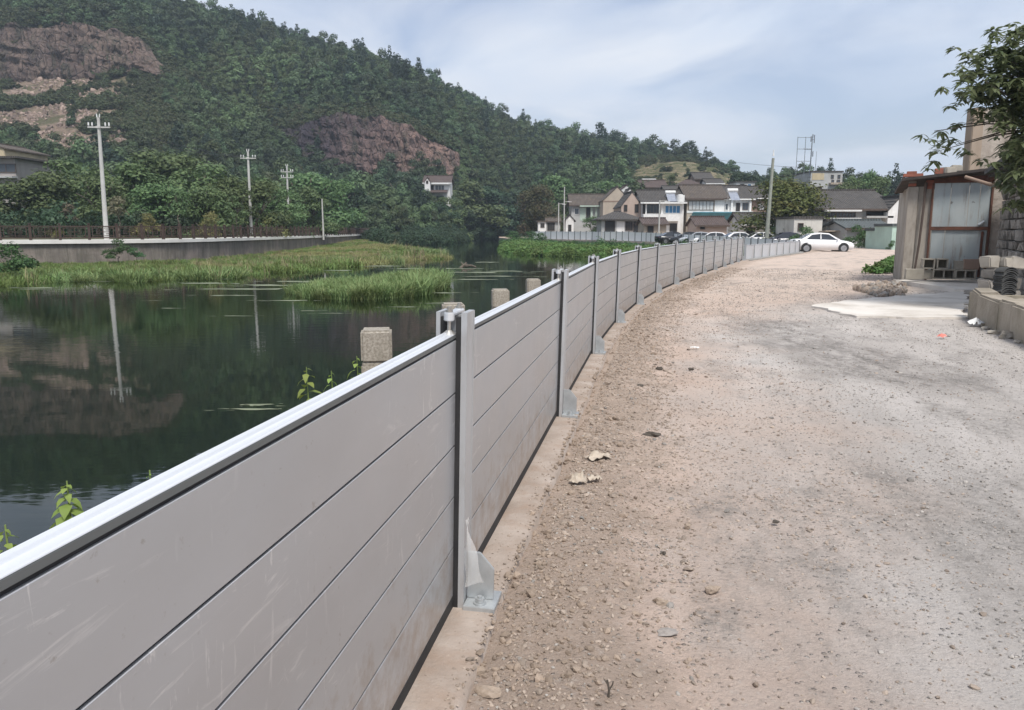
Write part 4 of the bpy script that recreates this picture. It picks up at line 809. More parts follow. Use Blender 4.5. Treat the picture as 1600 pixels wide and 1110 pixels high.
weed_plant(478, 574, 5.2, 'weed with drooping leaves, second from the granite post', 16); weed_plant(517, 580, 5.3, 'small weed between the leafy weed and the nearest granite post', 10, .7); weed_plant(557, 557, 5.0, 'weed growing against the nearest granite post', 12, .8)
weed_plant(102, 753, 2.9, 'tall weed with a pale flowering tip near the left end of the barrier', 30, .75); weed_plant(232, 736, 3.1, 'weed tip just showing over the barrier cap', 8, .35); weed_plant(5, 822, 2.45, 'bushy weed at the left edge of the photo', 18, .6)
# left walkway railing
M_RAIL = mat('rail_wood', (.082, .052, .040), (.05, .033, .027), 2, .7, rnd=.15)
rl = resample([p for p in offset(LPv, .05)], 1.85); rbase = Vector((rl[0].x, rl[0].y, ZL)); rail = empty('walkway_railing', rbase, 0, 'dark brown lattice railing along the walkway on the left bank', 'railing')
mr = MB(); mr.box((-.085, -.085, 0), (.085, .085, 1.08)); mr.box((-.055, -.055, 1.08), (.055, .055, 1.12)); mr.box((-.095, -.095, 1.12), (.095, .095, 1.2)); me_rp = mr.mesh('post', M_RAIL)
mr = MB()
def bar(x0, z0, x1, z1, t=.026): mr.box((x0 - t, -.03, z0 - t), (x1 + t, .03, z1 + t))
h = .83
for z in (.16, .98): bar(-h, z, h, z, .04)
for x in (-.70, .70): bar(x, .2, x, .94)
for z in (.30, .86): bar(-.70, z, -.1, z); bar(.1, z, .70, z)
bar(0, .2, 0, .94); bar(-.42, .58, .42, .58)
for x in (-.42, .42): bar(x, .44, x, .72); 
for z in (.44, .72): bar(-.42, z, -.2, z); bar(.2, z, .42, z); 
me_rl = mr.mesh('lattice_panel', M_RAIL)
for i, p in enumerate(rl):
    p = Vector((p.x, p.y, ZL)); q = rl[min(i + 1, len(rl) - 1)]; q = Vector((q.x, q.y, ZL))
    if p.x < -48: continue
    rz = atan2((q - p).y, (q - p).x); link('post', me_rp, rail, p - rbase, (0, 0, rz))
    if i < len(rl) - 1: link('lattice_panel', me_rl, rail, (p + q) / 2 - rbase, (0, 0, rz), ((q - p).length / 1.85, 1, 1))
# ------------------------------------------------------------------ poles and cables
M_CONC = mat('pole_concrete', (.50, .495, .47), (.42, .41, .385), 1.5, .85, rnd=.05); M_INS = mat('insulator', (.72, .72, .70), (.6, .6, .6), 5, .3)
M_PGREEN = mat('weathered_pole', (.29, .31, .265), (.23, .24, .205), 2, .85)
def power_pole(px, ytop, Y, zb, label, arms=1, tilt=0, m=M_CONC, r=.15, bare=False, rz=0):
    t = D(px, ytop, Y); H = t.z - zb; e = empty('power_pole', (t.x - tilt * H, Y, zb), rz, label, 'utility pole', 'utility poles'); e.rotation_euler = (0, tilt, rz)
    mb = MB(); mb.tube((0, 0, -.5), (0, 0, H * .97), r * 1.25, r * .72, 12); mb.build('pole', m, e, smooth=False)
    for k in range(arms):
        z = H * (.895 - .08 * k); mb = MB(); mb.box((-.85, -.05, z - .05), (.85, .05, z + .05)); mb.box((-r * 1.1, -r * 1.1, z - .08), (r * 1.1, -.052, z + .08)); mb.build('crossarm', M_INS if False else M_CONC, e)
        for x in (-.78, -.5, .5, .78): mb = MB(); mb.tube((x, 0, z + .052), (x, 0, z + .15), .02, n=6); mb.tube((x, 0, z + .12), (x, 0, z + .36), .065, .05, 8); mb.build('insulator', M_INS, e)
    if not bare:
        for s in (-.09, .09): mb = MB(); mb.tube((s, 0, H * .972), (s * 1.4, 0, H), .05, .035, 8); mb.build('insulator', M_INS, e)
    return e
p1 = power_pole(153, 178, 60.5, ZL, 'nearest tall white concrete pole with one crossarm on the left bank', 1, .014); p2 = power_pole(387, 233, 86, ZL, 'second white pole with one crossarm behind the railing', 1, .01); p3 = power_pole(448, 257, 107, ZL, 'white pole with two crossarms, third along the left bank', 2, .01)
power_pole(503, 309, 100, ZL, 'short bare post standing right of the double crossarm pole', 0, 0, M_CONC, .10, True)
pr = power_pole(1208.5, 243, 74, 0, 'leaning greenish concrete pole in front of the large round village tree', 0, .03, M_PGREEN, .17, True)
mb = MB(); mb.tube((0, 0, 8.4), (0, 0, 8.72), .10, .05, 8); mb.tube((0, 0, 8.7), (0, 0, 8.95), .05, n=8); mb.build('pole_cap', M_INS, pr)
# lamp posts by the hut
def lamp_post(px, ytop, Y, label, arm):
    t = D(px, ytop, Y); e = empty('street_lamp', (t.x, Y, 0), 0, label, 'lamp post'); mb = MB(); mb.tube((0, 0, 0), (0, 0, t.z), .12, .09, 10); mb.build('pole', M_CONC, e)
    mb = MB(); mb.box((-.05, -.06, t.z * arm - .04), (.95, .06, t.z * arm + .04)); mb.build('arm', M_CONC, e); mb = MB(); mb.box((.6, -.14, t.z * arm - .11), (1.3, .14, t.z * arm - .041)); mb.build('lamp_head', M_INS, e)
lamp_post(882, 292, 140, 'taller pole with a lamp arm beside the white hut by the river', .72); lamp_post(873, 317, 138, 'shorter lamp post with a short arm left of the taller pole', .97); lamp_post(1031, 313, 100, 'thin lamp post in front of the white house with blue windows', .98)
M_CABLE = mat('cable', (.05, .05, .055), (.04, .04, .04), 1, .7)
def cable(a, b_, sag, label, r=.022):
    a = Vector(a); b_ = Vector(b_); mb = MB(); n = 14; pts = [a.lerp(b_, i / n) - Vector((0, 0, sag * 4 * (i / n) * (1 - i / n))) for i in range(n + 1)]
    for i in range(n): mb.tube(pts[i], pts[i + 1], r, r, 4, False)
    tag(mb.build('overhead_cable', M_CABLE), label, 'cable', 'overhead cables')
def ptop(e, f=.92, dx=0): return Vector(e.location) + Vector((dx + .27, 0, f * 8.6))
cable(ptop(p1, 1.0, -.78), ptop(p2, 1.0, -.78), .5, 'cable from the nearest white pole to the second, left strand'); cable(ptop(p1, 1.0, .78), ptop(p2, 1.0, .78), .5, 'cable from the nearest white pole to the second, right strand'); cable(ptop(p2, 1.0, .78), ptop(p3, 1.0, .78), .4, 'cable from the second white pole to the double crossarm pole')
cable(D(1086, 243, 250), D(1255, 262, 160), .6, 'thin cable crossing the sky above the village', .03)
# ================================================================== VILLAGE
def tile_mat(name, c1, c2, rot=0):
    m, nt, b = new_mat(name); tcn = node(nt, 'ShaderNodeTexCoord'); v = tcn.outputs['Object']
    c = mixc(nt, ramp(nt, noise(nt, v, .9, 7, .7), .35, .65), c1, c2); c = mixc(nt, ramp(nt, noise(nt, mapv(nt, v, (1.5, .3, .3)), 3, 5, .7), .52, .68, (0,) * 3, (.6,) * 3), c, tuple(q * 1.6 for q in c1))
    wv = node(nt, 'ShaderNodeTexWave', bands_direction='X'); wv.inputs['Scale'].default_value = 1.25; wv.inputs['Distortion'].default_value = .4; nt.links.new(v, wv.inputs[0])
    c = mixc(nt, ramp(nt, wv.outputs[1], .1, .6, (.45,) * 3, (0,) * 3), c, tuple(q * .45 for q in c2)); nt.links.new(c, b.inputs['Base Color']); b.inputs['Roughness'].default_value = .85
    bump(nt, b, wv.outputs[1], .8, .08); return m
M_TILE = tile_mat('grey_roof_tile', (.085, .076, .068), (.055, .050, .046)); M_TILER = tile_mat('red_brown_tile', (.105, .075, .065), (.07, .05, .045)); M_TILEG = tile_mat('green_grey_sheet', (.10, .115, .115), (.075, .085, .085)); M_TILEB = tile_mat('brown_roof_tile', (.12, .095, .075), (.075, .062, .052))
def plaster(name, c, dirt=(.22, .20, .17), k=.85): return mat(name, c, tuple(q * k for q in c), .8, .9, dirt=dirt, dscale=.5, bmp=.15, bscale=6)
W_WHITE = plaster('white_plaster', (.74, .735, .715), (.40, .38, .34)); W_PINK = plaster('pink_plaster', (.47, .37, .31), (.33, .26, .21)); W_BEIGE = plaster('beige_plaster', (.42, .36, .29), (.29, .24, .19)); W_GREY = plaster('grey_render', (.43, .435, .425), (.27, .26, .24)); W_YEL = plaster('yellow_plaster', (.50, .42, .28)); W_STAIN = plaster('stained_white', (.60, .58, .53), (.22, .20, .17)); W_BRICK = plaster('old_brick', (.29, .205, .16), (.18, .14, .11)); W_BLUE = plaster('blue_paint', (.10, .32, .42), (.07, .18, .23)); W_MINT = plaster('mint_paint', (.42, .55, .47), (.3, .36, .31)); W_TEAL = plaster('teal_door', (.07, .22, .21), (.05, .12, .12)); W_DARK = plaster('dark_interior', (.035, .035, .035), (.02, .02, .02))
M_GLASS = mat('window_glass', (.035, .045, .055), (.05, .06, .07), 2, .12, spec=.6); M_GLASSB = mat('blue_glass', (.03, .13, .26), (.04, .17, .32), 2, .15, spec=.6); M_CURT = mat('white_glazing', (.58, .58, .56), (.45, .45, .44), 2, .4); M_WFR = mat('white_frame', (.72, .72, .70), (.62, .62, .6), 3, .6); M_DFR = mat('dark_frame', (.10, .075, .06), (.07, .05, .04), 3, .6)
def house(name, label, x0, x1, Y, yb, ye, yr, depth=8, wall=W_WHITE, roof=M_TILE, gable='side', over=.4, wins=(), rz=0, group='village houses', ridge_off=.5, cat='house', rakes=True, parapet=False, thick=.16):
    s = Y / F / CP; cx = (x0 + x1) / 2; c = D(cx, yb, Y); w_ = (x1 - x0) * s / 2; zb = c.z; h = D(cx, ye, Y).z - zb; hr = max(.2, D(cx, yr, Y + (depth * ridge_off if gable == 'side' else 0)).z - zb)
    e = empty(name, (c.x, Y, zb), rz, label, cat, group); mb = MB(); ry = depth * ridge_off
    if gable == 'side': h = (h * ry + hr * over) / (ry + over)
    elif gable == 'front': h = (h * w_ + hr * over) / (w_ + over)
    if gable == 'side': prof = [(0, -1.2), (depth, -1.2), (depth, h), (ry, hr - .05), (0, h)]; mb.prism(prof, -w_, w_, 'x')
    elif gable == 'front': mb.prism([(-w_, -1.2), (w_, -1.2), (w_, h), (0, hr - .05), (-w_, h)], 0, depth, 'y')
    else: mb.box((-w_, 0, -1.2), (w_, depth, h))
    mb.build('wall', wall, e)
    rb = MB(); t = thick
    if gable == 'side':
        sl = (hr - h) / ry; sb = (hr - h) / (depth - ry); lo = h - sl * over; lb = h - sb * over; o = over * .7
        rb.prism([(-over, lo + .01), (ry, hr + .01), (depth + over, lb + .01), (depth + over, lb + t), (ry, hr + t), (-over, lo + t)], -w_ - o, w_ + o, 'x')
        ro = rb.build('roof', roof, e); rc = MB(); rc.box((-w_ - o, ry - .16, hr + t - .03), (w_ + o, ry + .16, hr + t + .14)); rc.build('ridge_cap', roof, ro)
        fc = MB(); fc.box((-w_ - o, -over - .03, lo - .05), (w_ + o, -over - .002, lo + t - .01)); fc.build('fascia', M_DFR if wall is not W_WHITE else M_WFR, ro)
    elif gable == 'front':
        sl = (hr - h) / w_; o = over; le = h - sl * o
        rb.prism([(-w_ - o, le + .01), (0, hr + .01), (w_ + o, le + .01), (w_ + o, le + t), (0, hr + t), (-w_ - o, le + t)], -o * .4, depth + o * .4, 'y'); ro = rb.build('roof', roof, e)
        rc = MB(); rc.box((-.14, -o * .4, hr + t - .03), (.14, depth + o * .4, hr + t + .12)); rc.build('ridge_cap', roof, ro)
    elif gable == 'hip':
        k = len(rb.v); o = over; q = min(w_, depth / 2) * .8; V = [(-w_ - o, -o, h), (w_ + o, -o, h), (w_ + o, depth + o, h), (-w_ - o, depth + o, h)]; rb.v += [Vector(p) for p in V] + [Vector((p[0], p[1], h + .12)) for p in V] + [Vector((-w_ + q, depth / 2, hr)), Vector((w_ - q, depth / 2, hr))]
        rb.f += [(0, 3, 2, 1), (0, 1, 5, 4), (1, 2, 6, 5), (2, 3, 7, 6), (3, 0, 4, 7), (4, 5, 9, 8), (6, 7, 8, 9), (5, 6, 9), (7, 4, 8)]; ro = rb.build('roof', roof, e); rc = MB(); rc.box((-w_ + q, depth / 2 - .14, hr - .04), (w_ - q, depth / 2 + .14, hr + .12)); rc.build('ridge_cap', roof, ro)
    else: rb.box((-w_ - over, -over, h + .003), (w_ + over, depth + over, h + t + .06)); rb.build('roof', roof, e)
    for q in wins:
        wx0, wx1, wy0, wy1 = q[:4]; st = q[4] if len(q) > 4 else 'dark'; n = q[5] if len(q) > 5 else 2
        a, b_ = (wx0 - cx) * s, (wx1 - cx) * s; z1, z0 = D(cx, wy0, Y).z - zb, D(cx, wy1, Y).z - zb
        if st == 'panel': MB().box((a, -.06, z0), (b_, .1, z1)).build('wall_panel', n, e); continue
        if st == 'slab': MB().box((a, -1.0, z0), (b_, .1, z1)).build('balcony_slab', n, e); continue
        if st == 'canopy': MB().prism([(-2.6, z0), (.05, z1), (.05, z1 + .1), (-2.6, z0 + .1)], a, b_, 'x').build('canopy', n, e); continue
        if st == 'pillar': MB().box((a, -.35, z0), (b_, -.1, z1)).build('pillar', n, e); continue
        fr = {'dark': M_DFR, 'white': M_WFR, 'blue': M_WFR, 'curt': M_DFR, 'wood': M_DFR, 'door': M_DFR}[st]; gl = {'dark': M_GLASS, 'white': M_GLASS, 'blue': M_GLASSB, 'curt': M_CURT, 'wood': W_DARK, 'door': n if not isinstance(n, int) else W_DARK}[st]
        f = MB(); k = .07; f.box((a - k, -.09, z0 - k), (a, .05, z1 + k)); f.box((b_, -.09, z0 - k), (b_ + k, .05, z1 + k)); f.box((a, -.09, z1), (b_, .05, z1 + k)); f.box((a, -.09, z0 - k), (b_, .05, z0))
        if st != 'door':
            for j in range(1, n): x = a + (b_ - a) * j / n; f.box((x - .03, -.07, z0), (x + .03, .03, z1))
        fo = f.build('door' if st == 'door' else 'window', fr, e); MB().box((a, -.03, z0), (b_, .04, z1)).build('panel' if st == 'door' else 'pane', gl, fo)
    return e
M_GREENTRIM = mat('pale_green_trim', (.45, .55, .47), (.38, .46, .40), 2, .8)
house('hut', 'small white hut by the river with one dark window, under the rusty tree', 841, 853, 143, 372, 347, 345, 4, W_WHITE, M_TILEB, 'flat', .25, [(845, 850, 349.5, 355.5, 'wood', 2)])
house('hut', 'low grey hut with a plank front right of the small white hut', 853.5, 875, 147, 372, 347, 341, 5, W_GREY, M_TILEB, 'side', .3, [(856, 866, 349, 360, 'wood', 3)])
house('hut', 'tiny white fronted hut beside the tall lamp pole', 884, 896, 142, 372, 347, 337, 5, W_WHITE, M_TILE, 'front', .4, [(888, 892, 352, 366, 'door')])
house('long_house', 'long low house with pale green pillars behind the leafy tree', 893, 943, 152, 368, 322, 305, 7, W_GREY, M_TILEB, 'side', .7, [(898, 904, 326, 335, 'white', 1), (906, 915, 325, 345, 'panel', M_GREENTRIM), (916, 921, 325, 345, 'wood', 1), (922, 925, 324, 345, 'pillar', M_GREENTRIM), (929, 932, 324, 345, 'pillar', M_GREENTRIM), (935, 938, 324, 345, 'pillar', M_GREENTRIM), (905, 941, 321.5, 323.5, 'slab', M_GREENTRIM)])
house('gable_house', 'beige house with a blank brick gable facing the river', 942, 984, 146, 370, 315, 293, 9, W_BEIGE, M_TILEB, 'front', .15, [(942, 984, 314, 315.5, 'panel', W_BRICK), (975, 979, 323, 331, 'wood', 1)])
house('gable_house', 'small white gable peeping between the beige gable and the pink gable', 974, 992, 152, 360, 306, 296, 6, W_WHITE, M_TILE, 'front', .1)
house('hip_house', 'low house with a dark hip roof and white front behind the white barrier', 940, 997, 117, 377, 344, 330, 7, W_GREY, M_TILE, 'hip', .8, [(963, 975, 346, 364, 'panel', W_WHITE), (946, 960, 346, 366, 'door'), (977, 987, 347, 360, 'wood', 3), (989, 996, 347, 364, 'door')])
bl = house('balcony_house', 'white two storey house with blue balcony windows and solar panels', 1003, 1066, 122, 376, 318, 299, 9, W_WHITE, M_TILE, 'side', .55, [(1004, 1007, 320, 334, 'wood', 1), (1010, 1030, 320, 333, 'dark', 4), (1038, 1060, 322, 333, 'blue', 4), (1003, 1066, 317.2, 318.8, 'slab', M_WFR), (1007.5, 1009.2, 318.8, 346, 'pillar', M_WFR), (1031, 1033.5, 318.8, 346, 'pillar', M_WFR), (1003.5, 1058, 335, 346, 'slab', M_WFR), (1008, 1030, 348, 368, 'door'), (1046, 1056, 350, 368, 'door')])
house('gable_house', 'pink plastered house showing a gable with two dark windows', 970, 1002, 123, 376, 325, 301, 9, W_PINK, M_TILE, 'front', .15, [(974.5, 978.5, 321, 330, 'wood', 1), (991, 995.5, 320, 332, 'wood', 1)])
house('row_house', 'brown tiled house with a long row of white window panes', 1072, 1130, 123, 378, 312, 291, 9, W_BEIGE, M_TILEB, 'side', .6, [(1075, 1112, 315, 328, 'curt', 7), (1072, 1112, 329.5, 333, 'panel', W_WHITE), (1114, 1129, 313, 331, 'panel', W_WHITE), (1076, 1172, 345, 333, 'canopy', W_BLUE)])
house('row_house', 'tiled house with a white pillared balcony and solar water heater', 1131, 1171, 123, 378, 312.5, 292, 9, W_WHITE, M_TILE, 'side', .6, [(1128, 1135, 319, 328, 'white', 2), (1148, 1153, 318, 330, 'door'), (1158, 1165, 318, 328, 'dark', 2), (1139, 1142, 313, 331, 'pillar', M_WFR), (1167, 1170, 313, 331, 'pillar', M_WFR), (1114, 1171, 331, 333, 'slab', M_WFR), (1120, 1130, 340, 366, 'door', W_BLUE), (1138, 1154, 345, 366, 'door', W_TEAL), (1076, 1110, 340, 352, 'panel', W_WHITE)])
house('row_house', 'narrow dark brick house right of the pillared balcony house', 1172, 1200, 123, 378, 314, 293, 9, W_BRICK, M_TILE, 'side', .5, [(1182, 1192, 318, 328, 'curt', 2), (1178, 1206, 310, 311.5, 'slab', M_WFR)])
house('brick_shed', 'small brick shed with a brown gable roof in front of the blue canopy', 1088, 1134, 96, 380, 354, 341, 5, W_PINK, M_TILER, 'side', .4, [(1094, 1100, 353.5, 358, 'wood', 1)])
house('tiled_shed', 'low shed with a dark tiled roof and white awning left of the utility pole', 1158, 1202, 98, 380, 352, 335, 6, W_WHITE, M_TILE, 'side', .6, [(1166, 1178, 355, 372, 'door'), (1164, 1192, 355.5, 351, 'canopy', W_WHITE)])
house('tiled_shed', 'low brown roofed shed among rubble below the white house', 1006, 1040, 105, 380, 352, 343, 5, W_BEIGE, M_TILER, 'side', .5, [(1012, 1020, 354, 372, 'door')])
house('white_cottage', 'small white cottage above the ridge of the white house with blue windows', 1040, 1064, 160, 318, 300, 292, 6, W_WHITE, M_TILE, 'side', .5, [(1046, 1050, 303, 307, 'dark', 1), (1056, 1060, 303, 307, 'dark', 1)])
house('white_cottage', 'white cottage on the slope above the row of white window panes', 1104, 1128, 165, 312, 288, 281, 6, W_WHITE, M_TILE, 'side', .5, [(1110, 1114, 291, 296, 'white', 1), (1119, 1123, 291, 296, 'white', 1)])
house('pale_cottage', 'pale gable cottage on the slope left of the red brown roof', 968, 990, 168, 318, 300, 290, 6, W_WHITE, M_TILER, 'front', .3, [(976, 980, 302, 307, 'dark', 1)])
house('pale_cottage', 'pale flat roofed cottage beside the large round tree on the slope', 1150, 1178, 158, 312, 285, 284, 6, W_WHITE, M_TILE, 'flat', .3, [(1156, 1161, 288, 293, 'dark', 1), (1167, 1172, 288, 293, 'blue', 1)])
def up(y, Y): return D(800, y, Y).z
house('hill_house', 'red brown roofed house with a white trimmed annex on the terraces', 1002, 1040, 170, 312, 294, 283, 7, W_BEIGE, M_TILER, 'side', .5, [(1008, 1012, 297, 300, 'white', 1), (1020, 1026, 297, 300, 'dark', 1)])
house('hill_house', 'small beige house with two windows just above the red brown roof', 1005, 1022, 182, 300, 281, 277, 6, W_YEL, M_WFR, 'flat', .3, [(1008, 1011, 284, 288, 'white', 1), (1014, 1018, 284, 288, 'dark', 1)])
house('hill_house', 'grey brown house with a low pyramid roof left of the highest cottage', 1062, 1098, 168, 312, 293, 279, 8, W_BEIGE, M_TILER, 'hip', .8, [(1072, 1080, 294, 298, 'white', 2), (1084, 1090, 294, 298, 'dark', 1)])
house('hill_house', 'highest tiled cottage on the rise above the village', 1086, 1112, 182, 300, 281, 271, 7, W_BRICK, M_TILE, 'side', .5, [(1096, 1100, 283, 288, 'wood', 1)])
house('hilltop_building', 'grey flat roofed building on the hilltop right of the antenna frame', 1266, 1314, 150, 302, 269, 268, 9, W_GREY, M_TILE, 'flat', .15, [(1268, 1286, 271, 281.5, 'panel', W_YEL), (1297, 1300, 274, 279, 'dark', 1), (1307, 1310, 274, 279, 'dark', 1), (1298, 1301, 282, 285, 'dark', 1), (1306, 1310, 282, 285, 'dark', 1), (1294, 1314, 286, 289, 'slab', W_BEIGE)])
M_WFR2 = M_WFR
house('big_tiled_house', 'large tiled house with a long dark roof behind the white car', 1270, 1388, 80, 386, 329, 300, 11, W_GREY, M_TILE, 'side', .8, [(1284, 1302, 333, 339, 'dark', 4), (1304, 1332, 333, 339, 'dark', 6), (1280, 1336, 328.5, 331, 'slab', M_WFR), (1280, 1336, 341, 344, 'slab', M_WFR), (1350, 1382, 331, 337, 'wood', 1), (1344, 1384, 338, 341, 'slab', W_GREY)])
house('white_gable_wing', 'white gable wing at the right end of the large tiled house', 1384, 1418, 79, 386, 332, 309, 10, W_WHITE, M_TILE, 'front', .1)
house('stained_wall_house', 'flat roofed front house with stained white wall, left of the large roof', 1239, 1282, 73, 388, 342, 341, 5, W_STAIN, M_TILE, 'flat', .1, [(1246, 1252, 350, 360, 'wood', 1)])
house('grey_annex', 'plain grey annex with a flat front below the grille windows', 1290, 1336, 74, 388, 346, 345, 5, W_GREY, M_TILE, 'flat', .12, [(1272, 1330, 364, 362, 'canopy', W_BEIGE), (1296, 1316, 366, 386, 'door')])
house('green_roof_shed', 'low shed with a green grey sheet roof beside the mint hut', 1322, 1386, 70, 388, 359, 347, 5, W_GREY, M_TILEG, 'side', .5, [(1326, 1346, 357.5, 360, 'panel', M_CURT), (1350, 1362, 360, 384, 'door')])
house('mint_hut', 'mint green sheet metal hut next to the shed pillar', 1377, 1391, 64, 391, 361, 360, 3, W_MINT, M_TILEG, 'flat', .08, [(1379, 1389, 362, 388, 'door', W_MINT)])
house('mint_hut', 'taller grey green hut between the mint hut and the old shed', 1392, 1416, 62, 391, 354, 352, 3, W_MINT, M_TILEG, 'flat', .08)
house('gable_house', 'beige gable showing between the round tree and the large roof', 1264, 1292, 95, 380, 322, 295, 7, W_BEIGE, M_TILE, 'front', .1)
house('villa', 'white house with a red brown roof half hidden in trees below the cliff', 664, 703, 186, 330, 287, 276, 8, W_WHITE, M_TILER, 'side', .6, [(669, 678, 290, 297, 'wood', 2), (681, 694, 290, 297, 'white', 3), (664, 703, 286, 288.5, 'slab', M_WFR), (664, 700, 297.5, 302, 'canopy', M_TILER), (669, 694, 306, 313, 'white', 4)])
house('villa_dormer', 'small white gable on the front of the white house in the trees', 664, 672, 184, 300, 286, 279, 4, W_WHITE, M_TILER, 'front', .2, [(666.5, 669, 283, 287, 'wood', 1)], cat='gable')
house('corner_house', 'grey house with a wide dark eave at the left edge of the photo', -60, 31, 90, 345, 248, 240, 9, plaster('grey_pink_render', (.36, .33, .31)), M_TILE, 'flat', .7, [(3, 31, 257, 269, 'dark', 2), (-60, 33, 276, 279, 'slab', W_GREY)])
house('corner_house', 'yellow house top behind the grey house at the left edge', -60, 12, 98, 300, 234, 222, 9, W_YEL, M_TILEB, 'front', .4)
# solar heaters
M_PANEL = mat('solar_panel', (.22, .24, .29), (.30, .32, .36), 3, .25)
def solar(px, py, Y, w_, label):
    c = D(px, py, Y); e = empty('solar_heater', c, 0, label, 'solar heater', 'solar water heaters on the roofs'); MB().tube((-w_ / 2, 1.0, 1.15), (w_ / 2, 1.0, 1.15), .27, n=12).build('tank', M_WFR, e, smooth=False); q = MB()
    q.prism([(-.9, -.35), (.9, .85), (.9, .92), (-.9, -.28)], -w_ / 2 * .85, w_ / 2 * .85, 'x'); q.build('collector', M_PANEL, e)
    f = MB()
    for s in (-1, 1): f.tube((s * w_ * .4, 1.0, -.4), (s * w_ * .4, 1.0, 1.0), .04, n=6)
    f.build('stand', M_WFR, e)
solar(1147, 310, 112, 1.5, 'solar heater with a white tank on the pillared house'); solar(1049, 312, 122.5, 1.6, 'solar panel with tilted collector on the white two storey house')
mb = MB(); c = D(1063, 316, 122); e = empty('water_tank', c, 0, 'squat white water tank on the roof of the white two storey house', 'water tank'); MB().tube((0, 0, 0), (0, 0, 1.05), .65, n=16).build('tank', M_WFR, e); MB().tube((0, 0, 1.055), (0, 0, 1.15), .45, .3, n=16).build('lid', M_WFR, e)
# antenna frame on the hilltop
c = D(1256, 268, 150); e = empty('antenna_frame', c, 0, 'thin steel frame and antenna mast on the hilltop beside the grey building', 'antenna'); M_MAST = mat('mast_steel', (.22, .24, .27), (.17, .19, .21), 3, .6, .3); k = 150 / F
mb = MB(); z = lambda y: (266 - y) * k
for x in (-12, 0): mb.tube((x * k, 0, -1), (x * k, 0, z(215)), .055, n=6)
for y in (216, 233, 251): mb.tube((-12 * k, 0, z(y)), (10 * k, 0, z(y)), .05, n=6)
mb.build('frame', M_MAST, e); MB().tube((10 * k, .3, -1), (11 * k, .3, z(214)), .14, .09, 8).build('mast', M_MAST, e); mb = MB()
for x, y0, y1 in ((9, 214, 222), (14, 212, 224), (11.5, 211, 216), (13, 236, 244)): mb.tube((x * k, .3, z(y1)), (x * k, .3, z(y0)), .10, n=6)
mb.tube((9 * k, .3, z(219)), (14 * k, .3, z(219)), .05, n=6); mb.tube((19 * k, .6, -1), (19.5 * k, .6, z(236)), .05, .03, 6); mb.tube((10 * k, .3, z(233)), (-2 * k, 0, z(233)), .1, n=6); mb.build('antenna', M_MAST, e)
